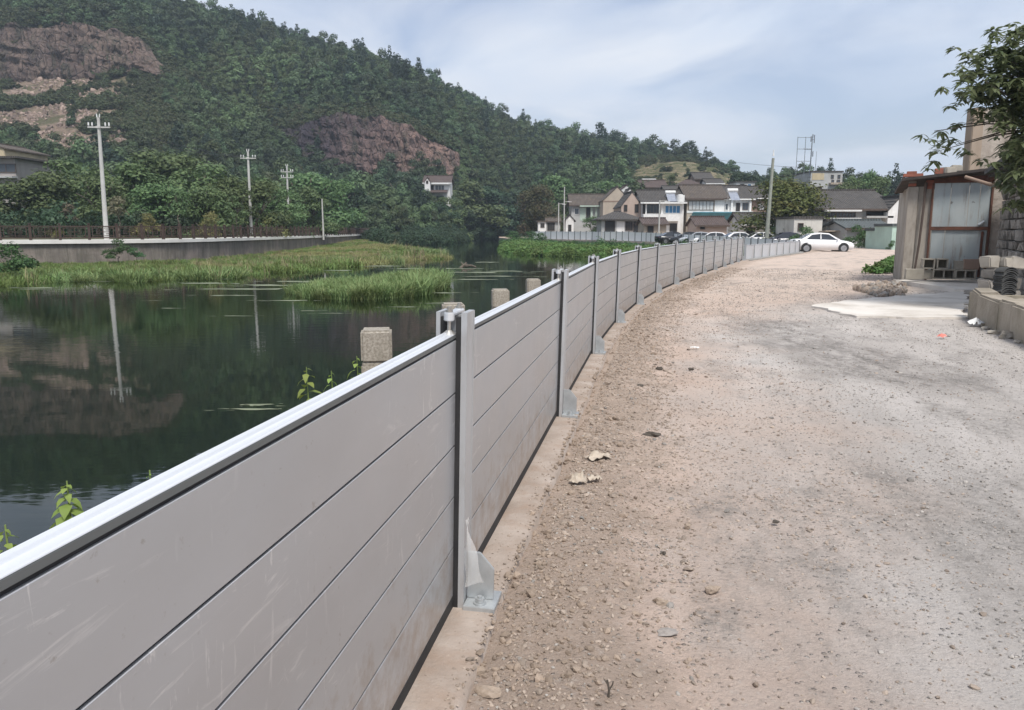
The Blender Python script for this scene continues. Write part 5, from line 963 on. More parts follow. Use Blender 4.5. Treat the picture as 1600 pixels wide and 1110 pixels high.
# ------------------------------------------------------------------ cars
M_TYRE = mat('tyre', (.02, .02, .02), (.03, .03, .03), 9, .85); M_RIM = mat('alloy_rim', (.42, .43, .44), (.3, .3, .31), 5, .35, .7); M_CGL = mat('car_glass', (.02, .024, .028), (.03, .035, .04), 2, .06, spec=.7); M_LAMP = mat('lamp_glass', (.6, .6, .6), (.5, .5, .5), 4, .1); M_TAIL = mat('tail_lamp', (.30, .02, .02), (.2, .015, .015), 4, .2); M_BLK = mat('black_trim', (.02, .02, .02), (.03, .03, .03), 5, .5)
def paint(name, c): return mat(name, c, tuple(q * .97 for q in c), 1, .22, spec=.6)
def car_parts(pm):
    """sedan, nose towards +x, origin on the ground under its middle"""
    St = [  # x, sill z, shoulder z, half width sill, half width shoulder
        (-2.15, .42, .80, .66, .70), (-2.08, .30, .93, .76, .80), (-1.75, .22, .97, .82, .86), (-1.0, .19, .95, .85, .885), (0, .19, .93, .85, .89), (.9, .19, .90, .85, .885), (1.5, .20, .84, .84, .86), (1.95, .22, .74, .80, .80), (2.15, .30, .62, .70, .70), (2.2, .38, .52, .62, .62)]
    V = []; n = 0
    for x, zs, zt, ws, wt in St:
        zm = (zs + zt) / 2 + .08; wm = max(ws, wt) + .03; cr = zt + .035
        V += [(x, -ws, zs), (x, -wm, zm), (x, -wt, zt), (x, -wt * .6, cr), (x, 0, cr + .012), (x, wt * .6, cr), (x, wt, zt), (x, wm, zm), (x, ws, zs), (x, 0, zs)]
    bm = bmesh.new(); vs_ = [bm.verts.new(v) for v in V]; k = 10
    for i in range(len(St) - 1):
        for j in range(k): bm.faces.new([vs_[i * k + j], vs_[i * k + (j + 1) % k], vs_[(i + 1) * k + (j + 1) % k], vs_[(i + 1) * k + j]])
    bm.faces.new([vs_[j] for j in range(k)]); bm.faces.new([vs_[(len(St) - 1) * k + j] for j in reversed(range(k))]); bmesh.ops.recalc_face_normals(bm, faces=bm.faces[:])
    for f in bm.faces: f.smooth = True
    body = bpy.data.meshes.new('body'); bm.to_mesh(body); bm.free(); body.materials.append(pm)
    # cabin: glass prism with a painted roof and pillars over it
    C = [(-1.70, .955, .70), (-.95, 1.36, .56), (-.25, 1.45, .555), (.35, 1.40, .56), (1.22, .90, .70)]
    g = MB(); kk = len(g.v); low = .88
    g.v += [Vector((x, s * w_, z)) for s in (-1, 1) for x, z, w_ in C]; g.f += [(0, 1, 2, 3, 4), (9, 8, 7, 6, 5), (0, 5, 6, 1), (1, 6, 7, 2), (2, 7, 8, 3), (3, 8, 9, 4), (4, 9, 5, 0)]
    glass = g.mesh('window', M_CGL); r = MB(); o = .012
    for (xa, za, wa), (xb, zb, wb) in zip(C[1:3], C[2:4]): r.quad((xa, -wa, za + o), (xb, -wb, zb + o), (xb, wb, zb + o), (xa, wa, za + o)); r.quad((xa, -wa - o, za + o), (xb, -wb - o, zb + o), (xb, -wb - .03, zb - .07), (xa, -wa - .03, za - .07)); r.quad((xa, wa + o, za + o), (xb, wb + o, zb + o), (xb, wb + .03, zb - .07), (xa, wa + .03, za - .07))
    for s in (-1, 1):
        for (xa, za, wa), (xb, zb, wb), t in ((C[0], C[1], .16), (C[4], C[3], -.09)): r.quad((xa, s * (wa + .014), za), (xb, s * (wb + .014), zb + o), (xb + t, s * (wb + .018), zb - .01 + (.02 if t > 0 else 0)), (xa + t * 2.2, s * (wa + .02), za - .02))
        r.box((-.28, s * .655 - .02, .9), (-.20, s * .655 + .02, 1.18)); r.box((-.27, s * .60 - .02, 1.15), (-.21, s * .60 + .02, 1.42))
    roof = r.mesh('roof', pm); return body, glass, roof
tw = MB(); tw.tube((0, -.11, 0), (0, .11, 0), .325, n=28); me_tyre = tw.mesh('tyre', M_TYRE, .025)
tw = MB(); tw.tube((0, -.118, 0), (0, -.06, 0), .06, n=10); tw.tube((0, -.113, 0), (0, -.10, 0), .215, n=24, caps=True); 
for i in range(10): a = 2 * pi * i / 10; tw.box((-.02, -.122, .05), (.02, -.112, .2), Matrix.Rotation(a, 4, 'Y'))
me_rim = tw.mesh('rim', M_RIM); tw = MB(); tw.tube((0, -.1015, 0), (0, -.06, 0), .24, n=24); me_disc = tw.mesh('wheel_well', M_BLK)
def car(loc, rz, pm, label, s=1.0, full=True):
    e = empty('parked_car', loc, rz, label, 'car', 'cars parked in the village'); e.scale = (s,) * 3; b_, g_, r_ = car_parts(pm); bo = link('body', b_, e); link('window', g_, e); link('roof', r_, e)
    for x in (-1.32, 1.36):
        for sd_ in (-1, 1):
            MB().tube((x, sd_ * .80, .36), (x, sd_ * .905, .36), .375, n=28).build('wheel_arch', M_BLK, e); wh = link('wheel', me_tyre, e, (x, sd_ * .825, .325), (0, 0, 0 if sd_ < 0 else pi)); link('rim', me_rim, wh); 
    for sd_ in (-1, 1):
        q = MB(); q.box((1.92, sd_ * .66 - .12, .60), (2.13, sd_ * .66 + .10, .70)); q.build('headlight', M_LAMP, e, .02); q = MB(); q.box((-2.13, sd_ * .66 - .13, .76), (-1.95, sd_ * .66 + .13, .89)); q.build('tail_light', M_TAIL, e, .02)
        q = MB(); q.box((.82, sd_ * .95 - .08, .93), (.95, sd_ * .95 + .08, 1.03)); q.build('mirror', pm, e, .02)
        q = MB(); q.box((-.9, sd_ * .917 - .006, .74), (-.72, sd_ * .917 + .006, .77)); q.box((.2, sd_ * .917 - .006, .72), (.38, sd_ * .917 + .006, .75)); q.build('door_handle', pm, e)
    q = MB(); q.box((2.06, -.5, .34), (2.215, .5, .46)); q.build('grille', M_BLK, e, .01); q = MB(); q.box((-2.17, -.6, .30), (-2.0, .6, .46)); q.build('rear_bumper_insert', M_BLK, e, .01)
    return e
WH = paint('white_paint', (.80, .80, .80)); DK = paint('dark_blue_paint', (.03, .032, .05)); BK = paint('black_paint', (.018, .02, .024))
c = P(1287, 395, -.10); car((c.x, c.y + .6, -.10), R(-4), WH, 'white sedan parked side on at the end of the dirt road', .99)
for px, Y, rz, pm, lb in [(1111, 84, R(168), WH, 'white car parked in front of the small brick shed'), (1152, 80, R(4), WH, 'white car in the middle of the row behind the barrier, left of the hatchback'), (1181, 78, R(183), WH, 'white car next to the foot of the utility pole'), (1222, 72, R(176), DK, 'dark blue car behind the barrier right of the utility pole'), (1072, 90, R(170), BK, 'black car under the rubble left of the white cars'), (1050, 93, R(8), BK, 'black car parked farthest left behind the white barrier'), (1088, 88, R(172), paint('silver_paint', (.42, .45, .48)), 'silver car between the black cars and the white car')]:
    X = (px - 800) / F * Y / 1.0; car((X, Y, -.10), rz, pm, lb)
# ================================================================== RIGHT FOREGROUND: shed, walls, apron, tree
M_SHEDC = mat('shed_concrete', (.40, .365, .315), (.30, .265, .225), 1.6, .92, bmp=.6, bscale=14, stretch=(1, 1, .5), dirt=(.15, .13, .105), dscale=2.2)
M_RUBBLE = mat('rubble_render', (.44, .39, .335), (.32, .275, .235), 1.8, .95, bmp=.8, bscale=10, bdist=.04, dirt=(.17, .145, .12), dscale=1.8)
M_RUST = mat('rust', (.15, .065, .042), (.085, .045, .034), 5, .85, bmp=.3, bscale=30)
m, nt, b = new_mat('door_sheet'); v = node(nt, 'ShaderNodeTexCoord').outputs['Object']; c = mixc(nt, ramp(nt, noise(nt, mapv(nt, v, (1.6, 1, .5)), 1.3, 6, .6), .35, .65), (.33, .375, .385), (.43, .46, .455)); c = mixc(nt, ramp(nt, noise(nt, mapv(nt, v, (5, 1, .5)), 1.5, 7, .7), .53, .68, (0,) * 3, (.75,) * 3), c, (.22, .165, .125)); c = mixc(nt, ramp(nt, noise(nt, v, 4, 5), .66, .74), c, (.08, .05, .04)); nt.links.new(c, b.inputs['Base Color']); b.inputs['Roughness'].default_value = .55; b.inputs['Metallic'].default_value = .2; bump(nt, b, noise(nt, v, 2.5, 3), .3, .03); M_DOOR = m
M_BLOCK = mat('hollow_block', (.37, .34, .285), (.28, .255, .21), 4, .95, bmp=.6, bscale=50, rnd=.12); M_BRICKR = mat('red_brick', (.36, .13, .085), (.26, .10, .07), 5, .9, bmp=.4, bscale=40, rnd=.15); M_STONE = mat('dark_stone', (.31, .285, .255), (.19, .175, .155), 2.5, .9, bmp=.7, bscale=12, bdist=.03, rnd=.3); M_STONEL = mat('pale_stone', (.42, .385, .33), (.32, .29, .245), 3, .9, bmp=.6, bscale=14, rnd=.15); M_RTILE = mat('old_clay_tile', (.075, .075, .07), (.045, .045, .045), 4, .85, bmp=.3, bscale=30, rnd=.2); M_TIMB = mat('weathered_timber', (.30, .215, .165), (.2, .145, .11), 3, .85, stretch=(.2, 1, 1)); M_ROOFS = mat('roof_slab', (.085, .07, .062), (.05, .043, .04), 2, .9, bmp=.5, bscale=15)
YS, ZS = 22.0, .10; sh = D(1470, 437, YS); SX = sh.x
PHI = R(-22); shed = empty('old_shed', (SX, YS, ZS), PHI, 'old concrete shed with a blue grey rusty sheet metal door at the roadside', 'shed')
def sx(px):
    k = (px - 800) / F * SX / ((1470 - 800) / F * YS); return (k * YS - SX) / (cos(PHI) - k * sin(PHI))
def sY(px): return YS + sx(px) * sin(PHI)
def sz(py): return D(1470, py, YS).z - ZS
mb = MB(); mb.box((sx(1408), 0, -.3), (sx(1424), .35, sz(291))); mb.box((sx(1424), .05, -.3), (sx(1446), .35, sz(291))); mb.build('left_pier', M_SHEDC, shed, .012)
mb = MB(); mb.box((sx(1538), .02, -.3), (sx(1577), .40, sz(276)), None, .02); mb.build('right_wall', M_RUBBLE, shed, .02)
mb = MB(); mb.box((sx(1410), .351, -.3), (sx(1416), 3.4, sz(292))); mb.box((sx(1410), 3.2, -.3), (sx(1560), 3.39, sz(282))); mb.box((sx(1568), .401, -.3), (sx(1576), 1.0, sz(278))); mb.build('wall', M_SHEDC, shed)
# roof: two tilted slabs with a dark edge
A = Vector((sx(1396), 0, D(1396, 284, sY(1396)).z - ZS)); B_ = Vector((sx(1546), 0, D(1546, 266, sY(1546)).z - ZS)); mb = MB(); k = .075
for y0, y1, dz in ((-.35, 2.2, 0),): 
    p = [A + Vector((0, y0, 0)), B_ + Vector((0, y0, 0)), B_ + Vector((0, y1, -.25)), A + Vector((0, y1, -.25))]; kk = len(mb.v); mb.v += [q.copy() for q in p] + [q + Vector((0, 0, k)) for q in p]; mb.f += [tuple(kk + i for i in q) for q in ((0, 3, 2, 1), (4, 5, 6, 7), (0, 1, 5, 4), (1, 2, 6, 5), (2, 3, 7, 6), (3, 0, 4, 7))]
ro = mb.build('roof', M_ROOFS, shed); mb = MB(); mb.box((sx(1446), -.02, sz(284)), (sx(1540), .10, sz(276)), None, .015); mb.build('lintel', M_RUST, shed)
# brick packers between pier and roof
for i, (px, py) in enumerate([(1414, 290.5), (1414, 285.5), (1440, 290.5), (1441, 285.5), (1441, 295.0)]):
    MB().box((sx(px - 5.5), -.03 + .01 * i, sz(py) + .004), (sx(px + 5.5), .2, sz(py - 4.6))).build('brick', M_BRICKR if i != 1 else M_STONE, shed, .004)
# door: frame, upper and lower leaf panels, rail
dr = MB(); f0, f1 = sx(1447.5), sx(1536); 
mb = MB(); mb.box((f0 - .05, -.03, 0), (f0, .04, sz(286))); mb.box((f1, -.03, 0), (f1 + .05, .04, sz(286))); mb.box((f0, -.03, sz(286)), (f1, .04, sz(283.5))); door = mb.build('door', M_RUST, shed, .004)
xs_ = [sx(1448), sx(1474), sx(1502), sx(1519), sx(1535.5)]
for i in range(4): MB().box((xs_[i] + .006, .0 + .006 * (i % 2), sz(354.5)), (xs_[i + 1] - .006, .02 + .006 * (i % 2), sz(286.3))).build('upper_sheet', M_DOOR, door, .003)
xs_ = [sx(1448.5), sx(1470), sx(1535)]
for i in range(2): MB().box((xs_[i] + .008, .008 * i, .03), (xs_[i + 1] - .008, .02 + .008 * i, sz(360))).build('lower_sheet', M_DOOR, door, .003)
mb = MB(); mb.box((f0, -.045, sz(360)), (f1, -.002, sz(354.5))); mb.build('rail', M_RUST, door, .004); mb = MB(); mb.box((f1 - .16, -.05, .1), (f1 - .10, -.004, sz(362))); mb.build('stile', M_RUST, door, .004)
mb = MB(); mb.tube((sx(1521), -.04, sz(352)), (sx(1529), -.06, sz(346)), .05, .03, 8); mb.build('latch', M_STEEL, door)
mb = MB(); mb.path([Vector((sx(1434), -.06, sz(285))), Vector((sx(1433), -.07, sz(330))), Vector((sx(1431), -.06, sz(380))), Vector((sx(1427), -.07, sz(428)))], .035, .03, 8); mb.build('drain_pipe', mat('old_pipe', (.12, .09, .075), (.08, .06, .05), 3, .8), shed)
# bricks and oddments lying on the roof
def lump(name, c, d, m, label, cat, rz=0, bev=.01, jit=.01, group=None, tilt=0):
    e = MB().box((-d[0] / 2, -d[1] / 2, 0), (d[0] / 2, d[1] / 2, d[2]), None, jit).build(name, m, None, bev); e.location = c; e.rotation_euler = (tilt, 0, rz); return tag(e, label, cat, group)
def onroof(px, dy, z): t = sx(px); return (SX + t * cos(PHI) - dy * sin(PHI), YS + t * sin(PHI) + dy * cos(PHI), z)
def roofz(px): return ZS + A.z + (B_.z - A.z) * (px - 1396) / 150 + .078 + .012
for px, dz, d, mm, lb in [(1413, 0, (.5, .22, .09), M_BRICKR, 'red brick lying flat at the left end of the shed roof'), (1411, .092, (.24, .2, .07), M_BRICKR, 'broken red brick on top of the flat brick on the shed roof'), (1452, 0, (.2, .22, .15), M_BRICKR, 'red brick standing at the middle of the shed roof')]:
    lump('loose_brick', onroof(px, -.05, roofz(px) - .003 + dz), d, mm, lb, 'brick', PHI, .006, .004, 'bricks on the shed roof')
lump('cement_lump', onroof(1466, 0, roofz(1461)), (.42, .3, .16), M_STONEL, 'pale grey lump beside the red brick on the shed roof', 'rubble', .2, .03, .03); lump('cement_lump', onroof(1479, .1, roofz(1474)), (.3, .25, .2), M_STONEL, 'broken block on the shed roof near the wall', 'rubble', -.3, .03, .03)
e = empty('timber_pole', (0, 0, 0), 0, 'pinkish timber pole sticking out from under the shed eave', 'timber'); MB().tube(D(1508, 276.5, 21.4), D(1574, 297, 20.6), .045, .05, 10).build('pole', M_TIMB, e)
# hollow concrete blocks before the door
def hollow(px0, px1, py0, py1, Y, label, holes=2, m=M_BLOCK):
    Y = Y - 22.15 + sY((px0 + px1) / 2); a, b_ = D(px0, py1, Y), D(px1, py0, Y); w_, h = b_.x - a.x, b_.z - a.z; e = empty('concrete_block', ((a.x + b_.x) / 2, Y, a.z), PHI * .8 + R(random.uniform(-3, 3)), label, 'concrete block', 'concrete blocks stacked before the shed door'); mb = MB(); t = .035
    if holes:
        mb.box((-w_ / 2, 0, 0), (w_ / 2, .36, t)); mb.box((-w_ / 2, 0, h - t), (w_ / 2, .36, h)); mb.box((-w_ / 2 + t, .32, t + .001), (w_ / 2 - t, .359, h - t - .001))
        for i in range(holes + 1): x = -w_ / 2 + (w_ - t) * i / holes; mb.box((x, .001, t), (x + t, .358, h - t))
    else: mb.box((-w_ / 2, 0, 0), (w_ / 2, .19, h), None, .006)
    mb.build('block', m, e, .004)
for a in [(1416, 1443, 421, 436.5, 21.15, 'solid pale block leaning out at the foot of the left pier', 0), (1459, 1491, 421, 436.5, 21.5, 'lower block with one dark hole left of the twin hole block', 2), (1494, 1524, 422, 436.5, 21.5, 'lower block with two dark holes before the door', 2), (1442.5, 1461, 404.5, 420.5, 21.55, 'upper left block with one dark hole', 1), (1464.5, 1482, 404.5, 420.8, 21.55, 'upper middle block with one dark hole', 1), (1492, 1507, 408, 421.5, 21.55, 'short pale block on the twin hole block', 0), (1507.5, 1530, 405.5, 421.5, 21.52, 'brown solid block at the right end of the upper row', 0, W_BRICK), (1444, 1458, 422, 436.5, 21.6, 'lower solid block under the upper left block', 0)]: hollow(*a)
# tall ruined wall behind
def stone_wall_cells(x0, x1, z0, z1, seed, cw, ch):
    rg = random.Random(seed); z = z0; out = []
    while z < z1 - .04:
        h = min(ch * rg.uniform(.7, 1.25), z1 - z); x = x0
        while x < x1 - .04:
            w_ = min(cw * rg.uniform(.6, 1.5), x1 - x)
            if x1 - x - w_ < .1: w_ = x1 - x
            out.append((x, x + w_, z, z + h)); x += w_
        z += h
    return out
rw = D(1545, 300, 25); ru = empty('ruined_wall', (rw.x, 25, 0), R(-4), 'tall ruined plaster wall behind the shed under the tree', 'wall'); W2 = (1580 - 1516) / F * 25 / 2
mb = MB(); mb.prism([(-W2, 0), (W2, 0), (W2, 5.0), (W2 * .3, 5.35), (-W2 * .6, 5.28), (-W2, 5.2)], 0, .3, 'y'); mb.build('wall', M_RUBBLE, ru, .02); mb = MB(); mb.box((-W2 - .05, -.07, 0), (-W2 + .28, .36, 5.32), None, .02); mb.build('pier', mat('brown_pier', (.36, .29, .225), (.27, .215, .165), 2, .95, bmp=.6, bscale=12, stretch=(1, 1, .3)), ru, .02)
# yard house: rubble stone side wall seen edge on, layered tile eave
HA, HB = Vector((13.35, 21.2, 0)), Vector((9.85, 14.3, 0)); hv = (HA - HB); hl = hv.length; hz = atan2(hv.y, hv.x)
yh = empty('stone_house', (HB.x, HB.y, 0), hz, 'rubble stone house at the right edge with a layered tile eave', 'house')
MB().box((0, -1.5, -.2), (hl, -.10, 2.75)).build('wall', M_STONE, yh)
cells = stone_wall_cells(0, hl, -.1, 2.72, 4, .42, .24); rg = random.Random(9); shared = []
for k in range(10):
    mb = MB(); mb.box((-.47, -.12, -.46), (.47, .12, .46), None, .045); shared.append(mb.mesh('stone', M_STONE, .05))
for (a, b_, c, d) in cells: link('stone', shared[rg.randrange(10)], yh, ((a + b_) / 2, -.06 + rg.uniform(-.03, .03), (c + d) / 2), (rg.uniform(-.05, .05), rg.uniform(-.05, .05), rg.uniform(-.06, .06)), (b_ - a, 1, d - c))
for i in range(4): # tile courses of the eave, stepping out
    mb = MB(); q = 0
    while q < hl - .9: mb.box((q, -1.6, 2.74 + .05 * i), (q + .22, .10 + .13 * i + rg.uniform(-.015, .015), 2.78 + .05 * i + rg.uniform(-.006, .006))); q += .235
    o = mb.build('tile_course', M_RTILE, yh)
MB().prism([(.6, 2.95), (-1.6, 3.9), (-3.8, 2.9), (-3.8, 3.0), (-1.6, 4.02), (.6, 3.05)], -.1, hl - .8, 'x').build('roof', M_RTILE, yh)
# low wall by the road, with stone blocks showing
L0, L1 = Vector((7.92, 13.35, 0)), Vector((6.15, 7.9, 0)); lv = (L0 - L1); ll = lv.length; lw = empty('low_wall', (L1.x, L1.y, 0), atan2(lv.y, lv.x), 'low mortared stone wall at the right edge of the road', 'wall')
M_LOW = mat('mortared_stone', (.36, .315, .255), (.27, .235, .185), 2.2, .95, bmp=.8, bscale=12, bdist=.03, rnd=.14, dirt=(.19, .17, .12), dscale=1.5)
MB().box((0.02, -.34, -.2), (ll - .02, -.022, .455), None, .006).build('core', M_LOW, lw, .01); rg = random.Random(12)
for k, (a, b_, c, d) in enumerate(stone_wall_cells(0, ll, -.12, .47, 6, 1.0, .60)):
    mb = MB(); mb.box((a + .004, -.36 + rg.uniform(-.02, .02), c + .002), (b_ - .002, 0 + rg.uniform(-.035, .03), d - .002 + (rg.uniform(-.03, .04) if d > .4 else 0)), None, .035); mb.build('stone', M_LOW, lw, .03)
MB().box((ll - .06, -1.2, -.15), (ll + .05, -.37, .40), None, .02).build('return_wall', M_LOW, lw, .02)
# pile of stones and a stack of roof tiles on the yard side of the low wall
ped = D(1545, 474, 14.1); st = empty('stone_pile', (8.98, 14.15, 0), .2, 'pile of pale and dark stones beside the tile stack', 'stone pile'); rg = random.Random(21)
for r in range(5):
    for c_ in range(3):
        mb = MB(); w_, h = rg.uniform(.19, .27), rg.uniform(.19, .23); mb.box((-w_ / 2, -.15, -h / 2), (w_ / 2, .15, h / 2), None, .035); mb.build('stone', M_STONEL if r == 4 else M_STONE, st, .02, loc=(-.24 + .215 * c_ + rg.uniform(-.03, .03), rg.uniform(-.06, .06), .1 + .205 * r), rot=(0, 0, rg.uniform(-.25, .25)))
tl = empty('tile_stack', D(1567, 474, 13.3), .2, 'stack of dark curved roof tiles standing on the low wall', 'roof tiles'); nseg = 8
mb = MB(); prof = []
for i in range(nseg + 1): a = pi * (.12 + .76 * i / nseg); prof.append((.165 * cos(a), .12 * sin(a) - .05))
prof += [(p[0] * .93, p[1] - .016) for p in reversed(prof)]; mb.prism(prof, -.1, .1, 'y'); me_t = mb.mesh('tile', M_RTILE, smooth=False)
zt = .0
for i in range(17): link('tile', me_t, tl, (rg.uniform(-.012, .012), rg.uniform(-.012, .012), .02 + .0335 * i), (rg.uniform(-.04, .04), rg.uniform(-.03, .03), rg.uniform(-.06, .06)))
MB().box((-.2, -.16, -.6), (.2, .16, -.035), None, .01).build('plinth', M_LOW, tl, .02)
# concrete apron and ramp to the shed
M_APRON = mat('pale_concrete', (.68, .64, .585), (.58, .54, .485), .9, .9, bmp=.4, bscale=30, world=True, dirt=(.38, .33, .275), dscale=.8)
def slab(name, pts, z0, z1, m, zs=None):
    mb = MB(); k = len(pts); n = []
    for j, p in enumerate(pts): mb.v.append(Vector((p[0], p[1], z0)))
    for j, p in enumerate(pts): mb.v.append(Vector((p[0], p[1], z1 if zs is None else zs[j])))
    mb.f.append(tuple(range(k - 1, -1, -1))); mb.f.append(tuple(range(k, 2 * k)))
    for j in range(k): mb.f.append((j, (j + 1) % k, k + (j + 1) % k, k + j))
    return tag(mb.build(name, m), kind='structure')
rg = random.Random(2)
def rough(pts, step=.35, a=.05):
    P_ = [Vector((p.x, p.y, 0)) for p in pts]; o = resample(P_ + [P_[0]], step)[:-1]; return [(p.x + rg.uniform(-a, a), p.y + rg.uniform(-a, a)) for p in o]
slab('concrete_apron', rough([P(1268, 478), P(1330, 470), P(1400, 464), P(1505, 457), P(1512, 470), P(1511, 497), P(1440, 498), P(1340, 496), P(1300, 488)], .22, .09), -.2, .022, M_APRON)
slab('shed_ramp', [(11.0, 22.2), (11.0, 18.7), (12.3, 18.2), (12.9, 18.6), (14.4, 22.2)], -.2, .1, M_APRON, [.1, .075, .075, .075, .1])
# overhanging broad-leaved tree
M_OLEAF = leaf_mat('overhang_leaf', (.095, .145, .065), (.21, .26, .135), scale=1.2, trans=.45, rough=.4)
tr = empty('overhanging_tree', (10.9, 14.6, 0), 0, 'large leaved green tree leaning in from the right edge over the shed', 'tree'); rg = random.Random(31)
tb = MB(); o0 = Vector((10.9, 14.6, 0)); crown_pts = []
def limb(pts, r0, r1): tb.path([Vector(p) - o0 for p in pts], r0, r1, 7)
limb([(10.9, 14.6, -.2), (10.8, 14.7, 1.5), (10.6, 14.8, 2.9)], .16, .12)
tips = []
for px, py, Y in [(1460, 205, 15), (1470, 235, 15.2), (1494, 226, 15), (1488, 196, 15.2), (1520, 140, 15), (1530, 115, 14.8), (1545, 85, 14.6), (1580, 55, 14.6), (1575, 110, 14.3), (1600, 80, 14.5), (1610, 140, 14.2), (1592, 215, 14), (1604, 255, 13.8), (1550, 140, 15.2), (1595, 180, 15), (1640, 100, 14.6), (1640, 200, 14), (1650, 260, 14.2), (1625, 285, 13.8), (1612, 300, 14.2), (1570, 75, 15.2), (1560, 120, 14.2), (1590, 140, 13.9), (1605, 225, 14.6), (1602, 320, 14)]: tips.append(D(px, py, Y))
poly_ = [(1600, 45), (1572, 68), (1545, 100), (1526, 130), (1530, 160), (1568, 182), (1580, 225), (1600, 300), (1650, 300), (1660, 60)]
cx_ = np.array([rg.uniform(1505, 1660) for _ in range(400)]); cy_ = np.array([rg.uniform(45, 335) for _ in range(400)]); ok = in_poly(cx_, cy_, poly_)
for px, py in list(zip(cx_[ok], cy_[ok]))[:62]: tips.append(D(px, py, rg.uniform(13.7, 15.4)))
hub = Vector((10.6, 14.8, 2.9)); hubs = [Vector((10.3, 14.8, 4.1)), Vector((10.2, 14.7, 3.4)), Vector((10.4, 14.5, 4.9))]
for h_ in hubs: limb([hub, h_], .08, .045)
for t in tips:
    h_ = min(hubs, key=lambda q: (q - t).length); mid = h_.lerp(t, .55) + Vector((rg.uniform(-.1, .1), rg.uniform(-.1, .1), rg.uniform(.0, .18))); limb([h_, mid, t], .022, .006)
tb.build('trunk', M_BARK, tr, smooth=True)
V = []; Fc = []
def leaf(o, d, up_, L, Wd, bend):
    sd_ = d.cross(up_).normalized(); nn = sd_.cross(d).normalized(); bb = len(V)
    for t, ww in ((0, .08), (.22, .75), (.5, 1), (.78, .62), (1, .03)):
        p = o + d * L * t - Vector((0, 0, bend * L * t * t)); V.extend([p - sd_ * Wd * ww + nn * Wd * .22 * ww, p, p + sd_ * Wd * ww + nn * Wd * .22 * ww])
    for q in range(4):
        for r in range(2): x0 = bb + 3 * q + r; Fc.append((x0, x0 + 1, x0 + 4, x0 + 3))
for t in tips:
    out_ = (t - Vector((10.5, 14.7, 3.6))); out_.z *= .5; out_.normalize(); edge_t = t.x < D(1530, 200, 15).x and t.z < 3.9
    for c_ in range(4 if edge_t else 10):
        cc = t + Vector((rg.gauss(0, .22), rg.gauss(0, .22), rg.gauss(0, .17))) * (.75 if edge_t else 1.15) - Vector((0, 0, .05))
        for l in range(rg.randint(7, 11)):
            a = l * 2.4 + rg.uniform(-.5, .5); d = (Vector((cos(a), sin(a), rg.uniform(-.35, .35))) + out_ * .35).normalized(); leaf(cc - o0 + Vector((0, 0, rg.uniform(-.04, .04))), d, Vector((rg.uniform(-.3, .3), rg.uniform(-.3, .3), 1)).normalized(), rg.uniform(.12, .21), rg.uniform(.026, .042), rg.uniform(.1, .65))
link('crown', np_mesh('crown', V, Fc, M_OLEAF, True), tr)
# low greens at the roadside, beside the shed
wsrc2 = [leaf_cloud('roadside_weed', [(0, 0, .15, .28, .28, .18)], 120, .15, ML['weed'], 95, flat=.6), leaf_cloud('roadside_weed', [(0, 0, .2, .22, .22, .22)], 100, .17, ML['weed'], 96, flat=.6)]
a_, b2 = P(1372, 428), P(1404, 402); n_ = 260; gx = []; gy = []
poly = [(p.x, p.y) for p in (P(1352, 428), P(1378, 417), P(1398, 404), P(1410, 400), P(1412, 428))]; qx = RNG.uniform(9, 22, 6000); qy = RNG.uniform(22, 42, 6000); ok = in_poly(qx, qy, poly); qx, qy = qx[ok][:260], qy[ok][:260]; n_ = len(qx)
scatter('roadside_weeds', np.stack([qx, qy, np.full(n_, -.05)], 1), np.stack([qx * 0, qx * 0, RNG.uniform(0, 6.28, n_)], 1), RNG.uniform(.35, .85, n_), RNG.randint(0, 2, n_), wsrc2)
# ------------------------------------------------------------------ stones and litter on the road
M_PEB = mat('pebble', (.345, .285, .235), (.26, .21, .17), 20, .95, rnd=.3); M_PEB2 = mat('grey_pebble', (.34, .315, .285), (.25, .23, .21), 20, .95, rnd=.35)
def pebble(seed, m, sub=1, flat=.6):
    bm = bmesh.new(); bmesh.ops.create_icosphere(bm, subdivisions=sub, radius=.5); rg = random.Random(seed); st = (rg.uniform(.7, 1.3), rg.uniform(.6, 1), flat * rg.uniform(.7, 1.2))
    for v in bm.verts: k = 1 + rg.uniform(-.34, .28); v.co = Vector((v.co.x * k * st[0], v.co.y * k * st[1], v.co.z * k * st[2]))
    me = bpy.data.meshes.new('pebble'); bm.to_mesh(me); bm.free(); me.materials.append(m); return me
psrc = [pebble(i, M_PEB if i < 4 else M_PEB2) for i in range(8)]
n_ = 260000; ps = S0 + 1.2 + 32 * RNG.uniform(0, 1, n_) ** 2.1; pd = .27 + 9.5 * RNG.uniform(0, 1, n_) ** 1.35
px_, py_ = sd_xy(ps, pd); dens = fbm(px_ * .7, py_ * .7, 4, 55) + np.where(pd < 1.0, .35, 0) + np.where((pd > 1.6) & (pd < 5.5), .12, 0) - np.where((pd > 1.0) & (pd < 1.7), .12, 0)
ok = RNG.uniform(-.55, .55, n_) < dens; ps, pd, px_, py_ = ps[ok], pd[ok], px_[ok], py_[ok]; n_ = len(px_)
pz = road_h(px_, py_, pd); sz_ = np.exp(RNG.normal(-5.0, .52, n_)); sz_ = np.clip(sz_ * np.where(pd < 1.0, 1.25, 1), .0035, .05) * (1 + .03 * (ps - S0))
vid = np.where(RNG.uniform(0, 1, n_) < np.clip((pd - .8) / 2.0, .1, .85), RNG.randint(4, 8, n_), RNG.randint(0, 4, n_))
scatter('loose_gravel', np.stack([px_, py_, pz + sz_ * .12], 1), RNG.uniform(-.5, .5, (n_, 3)) + np.stack([px_ * 0, px_ * 0, RNG.uniform(0, 6, n_)], 1), sz_, vid, psrc)
